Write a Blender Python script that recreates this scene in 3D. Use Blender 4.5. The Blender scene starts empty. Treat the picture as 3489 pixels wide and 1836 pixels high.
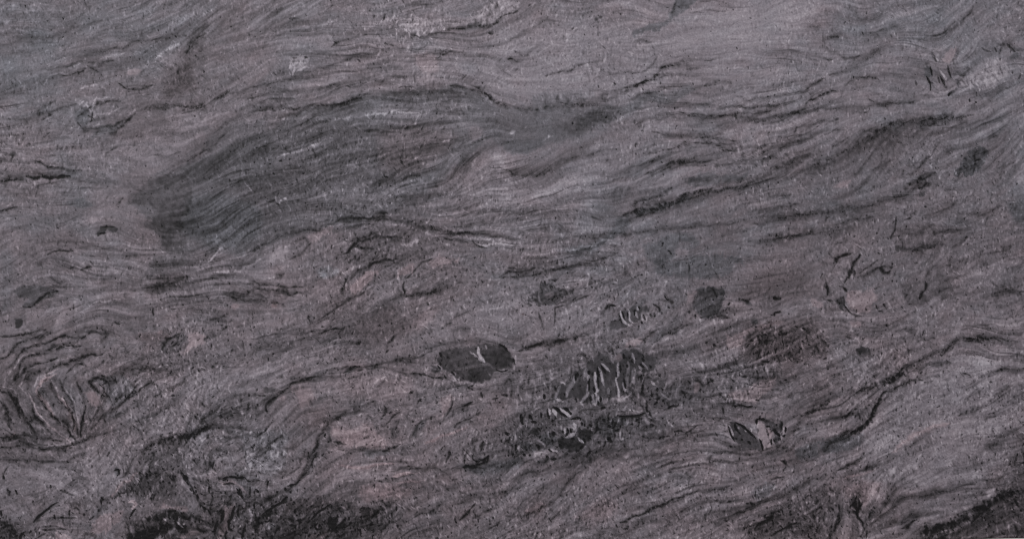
import bpy, math
import numpy as np

# ---------------------------------------------------------------- camera, world, lamps, exposure
W_PX, H_PX = 3489.0, 1836.0          # the stone is laid out in photograph units, 1 unit = 0.25 mm
U = 0.00025
UY = U * (W_PX / H_PX) / (1024.0 / 538.0)
CX, CY = W_PX / 2, H_PX / 2

scene = bpy.context.scene
cam_data = bpy.data.cameras.new("camera")
cam = bpy.data.objects.new("camera", cam_data)
scene.collection.objects.link(cam)
cam_data.lens = 60.0
cam_data.sensor_width = 36.0
cam.location = (0.0, -(W_PX * U) * 60.0 / 36.0, 0.0)
cam.rotation_euler = (math.radians(90), 0, 0)
cam_data.clip_start = 0.01
cam_data.clip_end = 100.0
scene.camera = cam

world = bpy.data.worlds.new("World")
scene.world = world
world.use_nodes = True
bg = world.node_tree.nodes["Background"]
bg.inputs[0].default_value = (0.90, 0.94, 1.0, 1)
bg.inputs[1].default_value = 0.138

def lamp(name, loc, size, power, colour):
    d = bpy.data.lights.new(name, 'AREA')
    d.shape = 'SQUARE'
    d.size = size
    d.energy = power
    d.color = colour
    o = bpy.data.objects.new(name, d)
    scene.collection.objects.link(o)
    o.location = loc
    v = -np.array(loc, float)
    v /= np.linalg.norm(v)
    o.rotation_euler = (math.acos(-v[2]), 0, math.atan2(v[1], v[0]) - math.pi / 2)
    return o

lamp("overhead_lamp", (-1.15, -2.05, 2.15), 0.55, 74.0, (1.0, 0.975, 0.95))

scene.view_settings.view_transform = 'Standard'
scene.view_settings.look = 'None'
scene.view_settings.exposure = 0.0
scene.view_settings.gamma = 1.0
scene.view_settings.use_curve_mapping = False
scene.cycles.filter_width = 1.1
scene.cycles.use_denoising = False

# ---------------------------------------------------------------- grid and noise tools
STEP = 2.4
X0, Y0, X1, Y1 = -90.0, -90.0, 3579.0, 1914.0
nx = int((X1 - X0) / STEP) + 1
ny = int((Y1 - Y0) / STEP) + 1
xs = (X0 + STEP * np.arange(nx)).astype(np.float32)
ys = (Y0 + STEP * np.arange(ny)).astype(np.float32)
GX, GY = np.meshgrid(xs, ys)
rng = np.random.default_rng(11)
fy = np.fft.fftfreq(ny)[:, None].astype(np.float32)
fx = np.fft.rfftfreq(nx)[None, :].astype(np.float32)

def blur(a, s):                       # gaussian, s in grid cells
    k = np.exp(-2 * (math.pi * s) ** 2 * (fx * fx + fy * fy))
    return np.fft.irfft2(np.fft.rfft2(a) * k, s=a.shape).astype(np.float32)

def norm(a):
    a = a - a.mean()
    return a / (a.std() + 1e-9)

def white():
    return rng.standard_normal((ny, nx)).astype(np.float32)

def soft_noise(px):
    return norm(blur(white(), px / STEP))

def sstep(a, b, v):
    t = np.clip((v - a) / (b - a), 0, 1)
    return t * t * (3 - 2 * t)

def lic(n, ux, uy, steps):            # smear a noise along a direction field
    acc = n.copy()
    cnt = np.ones_like(n)
    jj, ii = np.meshgrid(np.arange(ny, dtype=np.float32), np.arange(nx, dtype=np.float32), indexing='ij')
    fl = n.ravel(); fu = ux.ravel(); fv = uy.ravel()
    for sgn in (1.0, -1.0):
        px = ii.copy(); py = jj.copy()
        idx = (py.astype(np.int32) * nx + px.astype(np.int32))
        for s in range(steps):
            px += sgn * fu[idx]; py += sgn * fv[idx]
            np.clip(px, 0, nx - 1, out=px); np.clip(py, 0, ny - 1, out=py)
            idx = (py + 0.5).astype(np.int32)
            np.clip(idx, 0, ny - 1, out=idx)
            ix = np.clip((px + 0.5).astype(np.int32), 0, nx - 1)
            idx = idx * nx + ix
            w = 0.5 + 0.5 * math.cos(math.pi * (s + 1) / (steps + 1))
            acc += w * fl[idx]; cnt += w
    return acc / cnt

# ---------------------------------------------------------------- features traced on the stone
# p [r]ough tone hue soft name: outline   d / l / v width tone [hue]: dark, light, vein line   b tone radius [hue]: grains
FEATURES = """
@F
p - -8 .3 18 -: 440,130 520,110 510,170 470,230 400,250 420,180
d 10 13: 700,300 800,270 900,245 1000,235 1120,228 1210,232 1240,250
d 8 13: 1250,255 1320,275 1400,268 1480,262 1560,270
p - -6 -.9 20 -: 470,500 560,490 660,530 640,610 520,620 450,580
d 18 8: 1170,400 1130,450 1040,500 950,550 850,580
d 9 11: 0,445 100,440 200,455 300,465 360,480
d 18 11: 2000,440 2100,400 2180,350 2270,315 2400,300 2420,310
d 16 10: 1850,480 1980,440 2080,410
d 16 10: 1900,560 2050,540 2180,520 2290,480 2340,440
d 16 9: 1900,610 2040,590 2160,570
d 16 8: 1600,520 1750,490 1900,440 2000,400
d 14 8: 1560,545 1700,510 1800,495
p - -6 .1 16 -: 2180,340 2300,310 2440,310 2380,360 2250,400 2180,420 2080,460 2000,470
p - -8 .4 16 -: 2250,580 2330,560 2420,590 2330,640 2260,630
p - -9 .6 20 -: 1880,700 2000,670 2040,700 2000,760 1920,770 1860,740
p r -11 .7 20 -: 1860,830 1980,800 2060,820 2080,880 1980,910 1880,900
p r -7 -.1 40 -: 1250,960 1350,900 1500,850 1650,880 1750,900 1900,900 1980,960 1850,1030 1700,1080 1550,1120 1400,1150 1250,1160 1150,1160 1100,1130 1250,1080 1300,1020
p - -6 -.2 30 -: 1300,1030 1560,1020 1700,1060 1600,1120 1450,1160 1300,1140
d 5 20: 700,985 760,955 850,930 950,915 1050,900 1100,880
d 6 24: 1300,880 1400,860 1480,850
p - 4 .8 20 -: 720,970 850,945 950,935 1060,960 1000,1000 850,990
p r -7 0 12 -: 500,1040 560,1020 640,1000 690,985 680,1040 640,1060 560,1070
d 7 17: 350,1160 400,1110 480,1090 560,1070 640,1085 690,1060
p r -5 .1 24 -: 370,1130 470,1090 500,1120 480,1200 430,1230 380,1210 350,1180
d 6 20: 600,1280 680,1250 740,1220 770,1170 790,1130 820,1070 860,1045
d 9 13: 1000,1160 1100,1180 1260,1170 1500,1140 1700,1110 1840,1080
d 9 14: 1960,1130 2000,1080 2060,1060 2160,1040
d 8 16: 1990,1060 2070,1010 2150,985 2220,960 2280,920
d 8 16: 2180,1000 2240,950 2330,900 2420,860 2500,850 2560,860
d 9 11: 1900,960 2020,940 2100,920
d 11 13: 1850,1160 1960,1140 2060,1120 2130,1090 2180,1060
d 9 12: 1180,1260 1300,1230 1400,1190 1470,1160 1560,1150 1700,1140
d 11 15: 1800,1320 1900,1270 2000,1230 2080,1190
p r -11 .4 20 -: 1880,1320 1980,1260 2080,1220 2160,1230 2150,1300 2060,1356 1880,1356
d 11 13: 2130,1290 2250,1260 2360,1240 2450,1220
d 14 13: 2470,1130 2540,1090 2576,1070
d 6 28: 40,950 60,910 120,880 200,870
d 6 26: 60,960 80,925 150,900
d 6 22: 110,960 130,930 200,905 260,890
d 6 28: 0,990 30,1000 50,1050
d 6 28: 90,980 110,1020 150,1060 190,1100
d 6 22: 130,970 150,1010 180,1050 200,1090
d 6 24: 0,1010 20,1040 30,1080
d 7 24: 200,960 215,1010 210,1060 205,1090
d 7 24: 225,960 250,950 270,960
d 6 20: 0,1130 60,1120 130,1130 200,1110 300,1080
d 6 20: 0,1100 80,1095 150,1110
d 7 24: 380,960 330,1000 260,1040 230,1080
d 6 22: 20,920 70,880 160,850 260,840
d 6 20: 0,900 60,860 150,830
l 6 16: 80,975 100,950 130,940
l 6 16: 130,960 160,1010 190,1060
l 6 14: 110,990 130,1030 170,1080
l 6 14: 50,970 75,1010 110,1060
p r -9 .1 20 -: 500,1220 640,1240 760,1260 900,1270 1000,1260 980,1330 850,1370 560,1370 520,1300
p r -12 0 14 -: -20,1280 60,1310 100,1370 -20,1370
l 8 9: 560,120 700,80 850,50
l 8 8: 300,190 420,150
l 7 9: 620,310 760,300 900,290 1060,285
p - 5 0 16 -: 170,390 330,350 460,290 540,290 420,400 300,430
p - 6 0 12 -: 640,640 720,610 760,640 660,670
l 6 14: 820,570 960,560 1100,590 1200,600 1310,610
l 6 12: 830,620 900,600 1000,590
l 6 12: 860,690 920,660 1010,640
p - 5 0 16 -: 440,960 560,930 700,920 720,950 600,990 470,1010
d 6 22: 810,570 900,545 1000,555 1100,575 1200,590 1310,600
d 6 20: 850,640 930,600 1020,600
d 6 22: 880,700 930,665 1000,650
d 7 18: 620,640 720,590 830,580
d 6 20: 560,740 680,730 780,740
d 6 18: 540,720 640,715 760,720
d 6 20: 1260,700 1340,690 1450,665 1560,640
d 6 16: 1330,650 1420,640 1520,615
l 6 12: 1340,640 1450,625 1560,600
d 6 16: 1400,600 1550,590 1700,575 1850,560
d 6 16: 1230,420 1330,440 1450,400 1560,370
d 6 18: 1640,330 1720,340 1800,350 1860,360
d 6 18: 1620,440 1720,400 1830,380 1950,360
d 6 18: 1560,560 1660,530 1780,480 1880,470
d 6 16: 1400,260 1520,250 1640,200 1740,190 1840,210
d 6 16: 1480,230 1600,215 1700,160 1800,150
d 6 16: 1650,290 1780,290 1900,300 2040,280 2200,265
d 6 14: 1600,270 1750,265 1880,270 2000,255
d 6 14: 600,250 720,230 850,215 1000,195
d 6 14: 460,290 600,230 720,200 850,160 950,130
d 6 14: 540,330 640,280 760,270
d 6 14: 120,180 230,140 330,110 470,90
d 6 14: 0,110 120,90 260,50
d 6 14: 10,300 100,290 190,260
@F
p lens -11 -.5 10 dark_lens: 350,480 420,440 560,370 700,310 830,265 950,235 1150,225 1225,238 1245,262 1330,270 1400,266 1540,285 1480,330 1390,365 1300,385 1230,340 1180,390 1120,450 1000,515 880,575 760,595 640,640 500,640 420,625 380,560 345,510
p - -5 -.2 20 -: 420,440 560,390 760,330 900,300 1100,300 1100,380 900,470 700,520 520,590 430,560
p - 6 0 24 -: 1250,90 1500,60 1690,85 1760,30 2010,0 2060,40 1960,110 1850,170 1740,220 1500,250 1370,262 1280,240 1230,215 1180,190
p - 6 0 14 -: 1100,490 1230,450 1400,440 1500,400 1620,370 1560,430 1430,480 1240,500
p - 8 0 16 -: 1480,360 1600,320 1680,310 1620,360 1500,390
p - 6 0 20 -: 1120,760 1320,740 1500,790 1480,820 1320,840 1100,850 1050,810
p - 7 0 20 -: 20,1175 250,1140 420,1120 350,1200 300,1240 150,1250 30,1230
p - 6 0 20 -: 2250,980 2450,900 2560,900 2576,1000 2540,1130 2420,1210 2250,1230 2150,1190
p - -6 0 20 -: 300,900 500,860 700,850 880,840 800,880 600,910 400,930
p - -8 0 24 -: 380,640 620,660 600,700 480,760 400,740
p - -8 .4 20 -: 820,830 1000,760 1060,780 1020,860 900,880
p - -10 .2 24 -: 960,560 1060,570 1150,590 1080,640 900,660 840,640
@A1
d 40 12: 1390,390 1430,320 1490,230 1550,170
d 14 20: 1380,380 1450,330 1540,240
d 12 25: 890,630 960,670 1010,675 1090,650 1140,630
d 10 18: 660,500 740,540 770,580
d 12 22: 480,570 560,545 640,520
d 14 15: 330,600 420,580 500,560
d 14 22: 680,470 760,470 840,455
d 25 15: 270,860 320,800 400,750
d 12 18: 310,900 360,870 400,855
d 20 24: 830,1000 900,950 960,900 1010,850
d 14 22: 790,1140 830,1115 870,1080
d 30 14: 1000,850 1050,800 1180,800 1300,780 1390,790
d 35 16: 1370,820 1450,795 1530,790
d 12 28: 250,1200 340,1225 430,1250 520,1275 600,1265
d 12 30: 0,1340 120,1330
d 12 28: 200,1315 300,1325 400,1328 520,1318
d 14 16: 1150,1170 1250,1160 1350,1130
d 20 18: 1330,1210 1420,1190 1520,1120 1600,1080 1680,1000
d 18 20: 1600,740 1680,700 1760,640
d 10 44: 680,840 680,890 665,920
d 10 34: 640,860 700,880
d 14 34: 82,615 90,640
b -34 20: 215,1080
b -40 24: 105,1155
b -34 16: 50,1160
l 26 16: 740,450 800,430 880,400 930,385
l 30 20: 1150,450 1200,400 1260,360 1330,325
l 14 14: 320,620 400,570 540,545
l 14 18: 590,660 640,640 720,620
p - 19 .8 8 pink_lens: 945,540 975,520 1040,515 1050,540 1000,565 960,560
l 20 12: 500,500 600,470
l 60 8: 400,330 430,290
l 14 14: 690,960 740,920
l 12 18: 330,900 390,880
l 50 9: 1240,190 1350,140 1480,100 1600,60
l 30 9: 1560,140 1680,80
l 14 14: 950,870 1010,820 1080,780
l 10 26: 590,780 630,740
l 10 26: 700,760 690,830
l 10 26: 740,720 700,800
l 10 22: 640,760 680,840
b 24 16: 1360,20
b 20 12: 160,640
p - -14 -.6 14 dark_lens: 690,1010 760,960 850,930 925,900 900,960 800,1020 700,1035
p - -12 -.8 20 -: 550,830 620,800 660,850 640,920 560,900
p - -12 .4 30 -: 1340,390 1400,420 1440,560 1400,660 1250,700 1180,650 1300,600 1360,500
p - -7 .3 30 -: 1000,880 1200,850 1380,860 1340,1000 1250,1070 1080,1060 960,1000
p - -6 -.4 40 -: 1500,960 1900,880 1968,900 1968,1356 1500,1356 1350,1300 1500,1150
p - 12 0 12 -: 1180,450 1280,400 1380,410 1380,470 1260,490
@A2
d 30 9: 60,250 130,180 230,60
d 10 20: 270,130 330,125
d 14 20: 590,350 640,320 760,280 850,250
d 16 26: 1310,250 1400,235 1500,215 1600,195 1680,185 1790,170 1850,130 1960,90
d 14 22: 1190,260 1270,275 1330,245
d 14 18: 980,330 1080,350 1180,360 1300,350
d 10 22: 1320,430 1440,415 1580,400
d 14 14: 1210,400 1350,395 1470,380
d 20 12: 930,600 1000,585 1130,570
d 12 14: 430,650 550,635 650,630
d 12 16: 690,660 850,630
d 12 16: 30,770 200,745 340,715
d 14 16: 0,830 200,820 420,800 520,780
d 14 22: 510,795 560,770 640,755 760,730 860,695
d 10 30: 1090,640 1160,645 1210,655
d 14 26: 1480,640 1540,650 1600,655
d 16 28: 1650,650 1720,680 1760,710 1765,740
d 16 20: 1770,740 1850,780 1930,810
d 14 20: 1420,745 1490,740
d 12 18: 50,1110 120,1070 230,1020
d 12 22: 830,975 900,970
d 12 36: 1760,225 1795,240
d 14 34: 780,455 800,470
d 14 28: 1900,455 1968,465
d 14 12: 1600,540 1720,540
d 10 16: 1820,480 1880,540 1940,575
d 12 34: 305,430 335,430
d 12 34: 400,430 412,442
d 14 20: 1130,1350 1170,1320 1240,1290
d 18 14: 1540,1280 1620,1200 1700,1150
d 18 12: 1150,40 1380,40
l 16 14: 500,895 620,885 760,870 900,855 1050,845 1230,840
l 12 14: 1440,825 1540,795 1640,770
l 12 12: 1170,660 1290,685
l 14 22: 170,1180 250,1155 340,1125 410,1075
l 20 20: 460,1090 520,1085
l 30 12: 840,210 940,170 1050,150 1180,135
p r 11 .1 10 pale_band: 1090,190 1200,140 1300,140 1420,150 1560,160 1650,120 1700,60 1800,0 1968,0 1968,60 1880,100 1800,160 1650,180 1500,205 1380,235 1280,265 1180,240 1100,220
p r 14 0 8 pale_fragment: 290,500 300,440 340,410 400,415 425,460 400,500 350,530 300,530
p - 5 1 24 -: 1210,420 1370,420 1390,540 1290,540 1230,490
l 14 22: 1410,1060 1460,1035
b 28 18: 1940,990
p - 9 .4 16 -: 1600,960 1690,940 1700,1010 1620,1050
p - 10 0 12 -: 1750,1140 1820,1110 1890,1170 1860,1240 1780,1190
l 20 12: 670,1310 750,1280
p - 6 .2 30 -: 1020,990 1100,960 1170,990 1120,1040 1040,1040
l 12 16: 1130,1195 1180,1190
l 12 16: 1200,1185 1260,1165
@A3
p - -22 -.8 8 dark_wisp: 920,270 960,230 1040,200 1100,170 1190,145 1200,90 1240,30 1260,-40 1460,-40 1420,0 1380,40 1310,90 1240,130 1180,190 1090,235 1010,240 950,275
d 10 22: 1210,110 1235,50 1250,10
d 14 16: 1350,90 1450,80 1620,75
d 10 18: 1420,20 1510,5
d 10 26: 940,325 1000,310 1075,298
d 16 16: 50,280 150,230 220,190 300,160 380,150
d 14 24: 0,460 60,460 110,440
d 12 18: 60,380 110,400 160,410
d 10 16: 150,400 230,350
d 12 18: 290,570 380,540 480,515 560,480 690,445
b -44 8: 292,572
d 14 10: 1200,420 1500,410 1680,380 1790,370
d 12 16: 720,545 860,545 1010,530 1080,480 1130,440
d 20 18: 1110,545 1180,510 1260,490 1420,500
d 12 14: 1300,520 1440,505 1540,490
d 12 24: 690,740 700,710 730,690
d 24 12: 640,600 720,560 800,550
d 14 14: 760,660 900,640 1000,625
d 24 18: 920,730 1000,700 1090,675 1150,655 1260,640 1360,620
d 14 20: 1370,660 1460,640 1560,610
p - -15 -.6 24 dark_band: 720,770 860,740 1000,720 1130,680 1300,640 1390,650 1300,740 1150,760 1000,790 850,850 780,880 720,930 600,960 520,940 560,880 650,830
p r -9 -.4 20 -: 200,760 240,720 420,690 600,680 640,710 500,780 340,810 200,820
p - -9 -.2 24 -: 340,910 480,860 640,830 760,800 880,790 780,860 700,920 600,990 480,1000
p - -12 .2 24 dark_band: 60,1290 260,1220 400,1150 560,1060 750,1030 900,960 980,900 1030,960 880,1010 700,1080 600,1120 420,1230 300,1300 150,1340
p - -9 -.6 20 -: 0,1050 150,1040 270,1060 240,1120 100,1140 0,1150
d 14 14: 960,920 1080,880 1200,880
d 12 18: 1130,850 1280,840 1390,880 1560,870 1700,855 1860,840 1968,820
d 12 10: 1550,800 1700,795 1850,800 1968,780
d 12 12: 1700,740 1850,730 1968,720
d 20 12: 1520,960 1640,940 1780,910 1900,900
d 12 40: 955,1070 950,1098
d 12 28: 945,912 952,890
d 12 24: 740,1195 750,1170
d 14 22: 1050,1150 1130,1115 1230,1100 1320,1080 1430,1065 1520,1070 1600,1080 1680,1080
d 12 20: 1560,1080 1630,1120 1720,1130
d 30 12: 1310,1030 1360,990 1480,1010 1600,1010
d 24 16: 1080,1200 1180,1150 1300,1120 1400,1100
d 14 18: 680,1320 820,1300 930,1255 1050,1200 1130,1160
d 12 18: 1060,1310 1150,1265 1230,1230 1290,1200 1420,1190 1560,1200
d 14 16: 1300,1220 1500,1230 1700,1215 1850,1190 1968,1170
p - -18 -.6 14 dark_lens: 1320,1300 1440,1270 1560,1290 1700,1290 1780,1270 1750,1330 1600,1350 1480,1375 1340,1370
l 14 12: 800,910 900,850 1010,820 1130,800
l 10 14: 1250,845 1390,870
l 14 16: 250,1060 330,1010
b 26 16: 40,990
b -44 14: 660,145 690,135
b -44 7: 215,1175 725,880 1520,920 1470,640 1550,632
l 20 10: 1750,1330 1850,1290 1968,1260
@A4
d 12 24: 1600,50 1580,100 1530,140 1500,180
d 16 14: 1500,190 1420,240 1300,280
d 14 14: 350,215 440,215
d 20 14: 620,50 700,100 760,145 870,130 910,100
d 24 14: 750,260 870,245 1000,215 1080,200
d 30 8: 520,330 530,280 590,265
d 14 22: 510,270 590,265
d 12 18: 70,370 200,375 320,405
d 12 28: 610,430 650,440 700,430 740,410
d 12 20: 470,430 520,440
d 14 14: 530,340 540,380 600,420
d 26 18: 520,560 600,545 680,510 760,460 830,420 900,370 960,330
d 14 26: 260,690 330,670 400,620 480,580
d 16 20: 640,640 700,600 780,575 880,600
d 16 26: 340,780 400,735 480,705 560,700
d 12 18: 140,880 250,850 320,800 400,740
d 14 12: 0,720 100,720 250,690
d 12 14: 0,795 100,790 230,770
d 16 22: 820,745 900,765 1000,765 1080,755 1200,755
d 12 20: 700,860 730,835 820,825
d 12 16: 300,950 400,915 550,890
b -42 11: 575,885
d 24 20: 780,975 900,950 1050,905 1200,890 1350,870 1500,870 1600,860
d 12 14: 1180,930 1300,925 1420,950 1500,930
l 10 12: 1160,925 1290,940 1420,935 1520,925
p - -11 .3 24 brown_lens: 760,1060 840,990 960,945 1060,920 1150,930 1280,950 1420,960 1350,1000 1200,1020 1080,1040 960,1080 850,1120 740,1130 690,1130
d 24 22: 20,1130 150,1100 280,1060 400,1030
d 16 18: 190,1030 300,1010 500,970 620,965
d 14 24: 540,1080 600,1050 660,1010
d 30 26: 100,1255 200,1230 280,1180 360,1145
d 14 10: 0,1200 150,1180
d 20 14: 400,1200 560,1150 700,1100
d 18 14: 740,1280 800,1180 880,1110
d 14 30: 1185,1250 1240,1180 1290,1120 1325,1075
d 14 16: 1100,1310 1180,1250
d 14 22: 1160,1340 1240,1300 1300,1280
d 16 14: 800,1300 900,1240 1000,1180
p r -24 -.8 8 dark_clast: 1520,1170 1560,1120 1640,1090 1690,1130 1680,1200 1600,1290 1520,1310 1440,1310 1480,1250
d 10 34: 1590,1270 1610,1200 1660,1190
d 12 24: 1790,1340 1800,1260 1840,1230 1900,1200
p - 16 0 6 pale_fragment: 1900,1300 1930,1250 1990,1220 2010,1360 1920,1360
d 10 16: 1360,1080 1420,1120
d 14 16: 1700,1050 1760,1010
d 24 14: 1780,330 1850,310 1900,370 1968,370
b 18 16: 290,990
p - 5 0 16 -: 1080,1110 1200,1030 1310,1040 1290,1120 1220,1190 1100,1180
@G
p - 14 1 14 tan_clast: 820,240 870,200 960,165 985,190 970,290 930,370 870,435 830,420 780,370 800,320
p - -24 0 10 dark_fragment: 985,280 1010,200 1045,150 1050,280 1000,350 900,420 860,460 875,440 935,380
p - -27 -.4 10 dark_fragment: 960,700 1040,710 1060,780 1040,850 990,900 920,960 880,990 870,950 920,900 990,840 1010,790
d 24 34: 870,990 880,950 920,920
p r -24 -.3 10 dark_fragment: 950,610 1010,570 1060,590 1150,570 1190,570 1160,640 1100,650 1050,630 960,640
d 20 28: 850,460 860,540 880,620 910,680
p - -13 -.7 10 grey_fragment: 460,500 540,480 580,560 590,660 500,650 450,640
d 20 36: 555,480 580,570 590,650
d 22 38: 490,660 530,740 560,840 555,900
d 16 24: 540,760 600,770
d 34 28: 720,650 760,720 800,790
d 40 20: 600,290 620,340 650,400
d 18 24: 680,660 700,720 720,770
d 20 24: 295,720 320,800
d 34 16: 780,800 840,840
d 34 20: 1860,90 1920,170 2000,230
p - -15 -.6 16 grey_fragment: 1880,330 1940,280 2040,240 2060,330 1980,360
d 26 16: 1430,160 1480,200 1580,230
d 18 26: 1650,160 1690,230
d 18 20: 1740,240 1770,160
d 30 12: 1050,840 1150,830 1200,820
d 18 20: 1340,910 1340,990
d 60 9: 1380,960 1560,960 1700,900 1800,850
d 20 38: 1215,1030 1225,1080
d 20 38: 1318,1080 1332,1100
d 14 20: 2090,600 2080,660 2040,710
p - 10 0 16 pale_fragment: 640,990 740,930 900,860 980,830 930,880 850,920 760,1000 700,1060 640,1050
p r 8 0 40 pale_band: 1060,780 1200,680 1400,560 1500,470 1800,400 1950,500 1900,700 1700,780 1400,830 1150,830
l 16 16: 640,340 690,400
l 16 16: 760,600 830,720
l 16 16: 720,560 800,680
d 40 10: 750,1040 830,1110
@B1
p - -16 -.1 14 dark_wedge: 960,140 1100,20 1200,0 1400,0 1430,120 1420,220 1330,300 1350,380 1280,470 1360,500 1340,560 1200,560 1190,480 1150,430 1080,370 1100,330 1150,280 1140,230 1060,200 980,200
p - -15 -.1 16 dark_lens: 1130,600 1250,590 1400,580 1440,610 1350,680 1220,700 1100,740 1040,750 990,780 1050,700
p - -34 -.4 5 dark_clast: 750,380 870,380 860,420 800,410 740,440 715,430
d 12 34: 760,385 870,385
d 10 35: 720,432 800,440
b 22 26: 705,335
b 14 20: 740,265
d 14 34: 365,585 390,560 430,550 500,550 560,552
d 14 12: 560,540 700,530 850,540
d 14 42: 640,685 680,680
d 14 34: 600,700 650,690
d 14 34: 670,640 685,660
d 12 30: 500,680 540,670
d 12 28: 380,760 420,780 500,775
d 12 26: 430,830 500,825
b -28 22: 300,655
p - -20 -.4 10 dark_lens: 90,860 180,815 300,825 380,850 430,860 400,890 300,930 200,975 150,970 210,920 130,900
d 22 34: 210,970 290,925 360,890 420,860
d 14 30: 150,970 220,970
p - -40 -.3 5 dark_clast: 110,1065 160,1065 165,1110 120,1130
b 26 14: 205,1155 25,1015
d 10 42: 560,950 555,990
d 10 38: 800,990 795,1015
d 10 38: 1150,985 1145,1030
d 10 38: 1280,990 1320,990
d 10 42: 840,1090 900,1105
d 12 20: 0,1205 100,1190 240,1165 330,1140
d 12 18: 360,1245 430,1210 520,1190
d 24 16: 0,30 100,20 180,30
d 14 28: 0,265 60,240 130,225
d 14 24: 200,10 320,15 440,15 520,5
d 10 24: 910,165 890,210
d 16 16: 280,90 380,60 480,50
p - -13 -.8 16 -: 470,200 570,170 650,165 720,210 680,240 600,240
d 24 16: 1060,850 1150,830 1280,800 1380,770
p - -11 .5 24 -: 1100,780 1200,740 1330,740 1380,770 1300,830 1150,900 1050,870
d 14 12: 900,880 1000,860
l 12 18: 660,980 720,930 830,920 930,910
l 14 14: 1690,90 1770,40
l 10 28: 1560,640 1600,590 1660,530
b 20 12: 1555,640 1640,690
b 20 18: 1550,750
l 14 16: 1590,730 1700,720 1820,690 1940,620
d 16 16: 1490,800 1640,750 1750,740
d 14 18: 1710,900 1830,930 1968,935
d 14 14: 1690,890 1850,890 1968,905
d 20 16: 1560,1060 1680,1050
d 14 28: 1650,1140 1690,1110
p - 20 1.2 10 tan_clast: 1360,1310 1410,1240 1400,1190 1450,1150 1530,1190 1530,1240 1450,1260 1400,1300 1370,1330
b 15 30 1: 1750,970
b 20 16 1: 1190,1165
b 15 16 .5: 1040,1165
d 14 24: 760,1130 790,1180 770,1240
d 30 12: 700,1040 850,1080 1000,1120 1150,1110
p - -9 1 16 -: 1030,1170 1180,1160 1260,1170 1220,1210 1050,1230
d 14 26: 1200,1290 1240,1230 1330,1170
p r -13 -.2 14 -: 1200,1240 1330,1160 1390,1200 1340,1270 1220,1320
d 10 24: 430,1300 490,1290
l 20 10: 480,380 620,340
l 40 6: 860,820 960,760
l 10 26: 1840,60 1880,110
p - -6 .4 30 -: 150,480 400,430 650,460 620,560 300,600 130,560
p - -5 -.4 40 -: 0,560 80,560 100,720 60,1000 0,1000
@B2
p - 11 1 10 pink_lens: 420,440 480,415 600,370 590,410 530,450 470,490 420,490
d 12 26: 300,615 360,590 410,540 440,500
d 12 18: 320,490 400,460
p - 14 .2 12 pale_fragment: 130,610 200,530 260,540 260,620 180,620
p - 11 1.4 8 pink_lens: 720,880 740,810 790,760 860,710 930,705 960,690 930,740 880,780 830,830 780,880 740,885
p - 4 1.4 10 pink_lens: 1090,700 1150,660 1200,650 1210,690 1170,730 1090,740
d 14 40: 1140,750 1180,730 1220,700 1235,680
d 12 28: 1240,680 1280,640 1340,610
p - 8 1.2 10 pink_lens: 1290,640 1400,600 1540,625 1500,650 1420,660 1350,680
b -48 8: 1443,738
l 12 22: 1410,790 1450,760
l 20 12: 930,800 830,850 740,895
d 14 22: 720,905 790,880 840,860
d 14 26: 690,760 680,830 670,880
l 10 20: 695,790 690,850
l 14 20: 680,470 720,480
d 14 20: 690,490 760,475 900,440 960,430
d 14 22: 690,560 720,540 800,535 900,550
d 16 18: 700,640 760,600
l 30 12: 740,550 800,555
b 18 24 -.6: 540,740
p r 0 -.7 16 -: 480,700 560,660 640,700 620,750 560,760 490,750
d 16 18: 160,750 230,730
l 20 12: 100,760 200,740
l 24 16: 1250,370 1340,370
l 20 18: 1110,510 1200,500 1240,490
l 26 14: 1000,340 1080,320
d 16 22: 1180,400 1240,390 1280,400
d 12 22: 1470,160 1560,150
b -28 18: 1590,245
d 12 24: 1430,460 1500,465
d 14 28: 1500,485 1600,490
l 12 32: 1660,490 1710,505 1800,500 1900,510 1968,520
d 14 42: 1640,480 1700,515 1740,515
l 10 20: 1420,505 1470,505
d 12 18: 1400,430 1550,425 1650,440
b 18 24: 1815,340
d 12 24: 1890,690 1968,680
d 12 28: 1840,750 1900,715
d 12 18: 1140,900 1280,870 1400,850
d 10 38: 1130,780 1125,880
d 10 24: 1080,830 1100,860
l 10 14: 1090,740 1090,780
d 30 18: 1100,890 1220,880 1360,850 1500,830
d 30 14: 700,1090 830,1020 960,960 1080,910
d 14 18: 520,1060 620,980 720,910
l 14 12: 560,1050 680,960
l 14 12: 790,1020 960,980
d 12 32: 420,1040 435,1100
d 14 32: 500,1170 620,1145 690,1130
d 12 18: 300,1185 460,1150
d 12 12: 0,1200 250,1180
p - -6 .6 40 -: 860,1040 1000,1000 1100,1010 1200,1080 1180,1180 1000,1230 800,1200 780,1100
p - 5 1 30 -: 1250,980 1400,960 1380,1040 1280,1150 1210,1120
l 14 18: 1000,1230 1040,1180
d 10 28: 1012,1242 1050,1190
d 14 20: 1440,1110 1510,1060 1610,1010
d 24 18: 1500,1150 1560,1140 1610,1140
d 10 24: 770,1235 790,1225
b -38 6: 660,1210 620,1255
b 16 20: 270,900
b 15 24 1.2: 160,960
d 10 32: 150,945 190,930
p - -11 .2 24 dark_lens: 960,600 1200,560 1340,580 1300,620 1200,660 1000,680 760,640 800,600
d 16 30: 110,190 170,180 200,210
l 12 30: 180,150 190,190
l 14 32: 215,200 270,150
l 24 12: 550,150 570,190
l 30 14: 840,290 900,280
d 14 16: 930,270 1020,270
p - -8 .5 30 -: 640,930 840,850 960,870 900,960 700,1060 560,1090
@B3
d 24 16: 850,290 1000,260 1150,220 1280,170 1400,120 1500,100
p - -9 -.8 16 dark_band: 870,300 1100,240 1250,190 1380,160 1330,210 1150,260 1000,290
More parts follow.
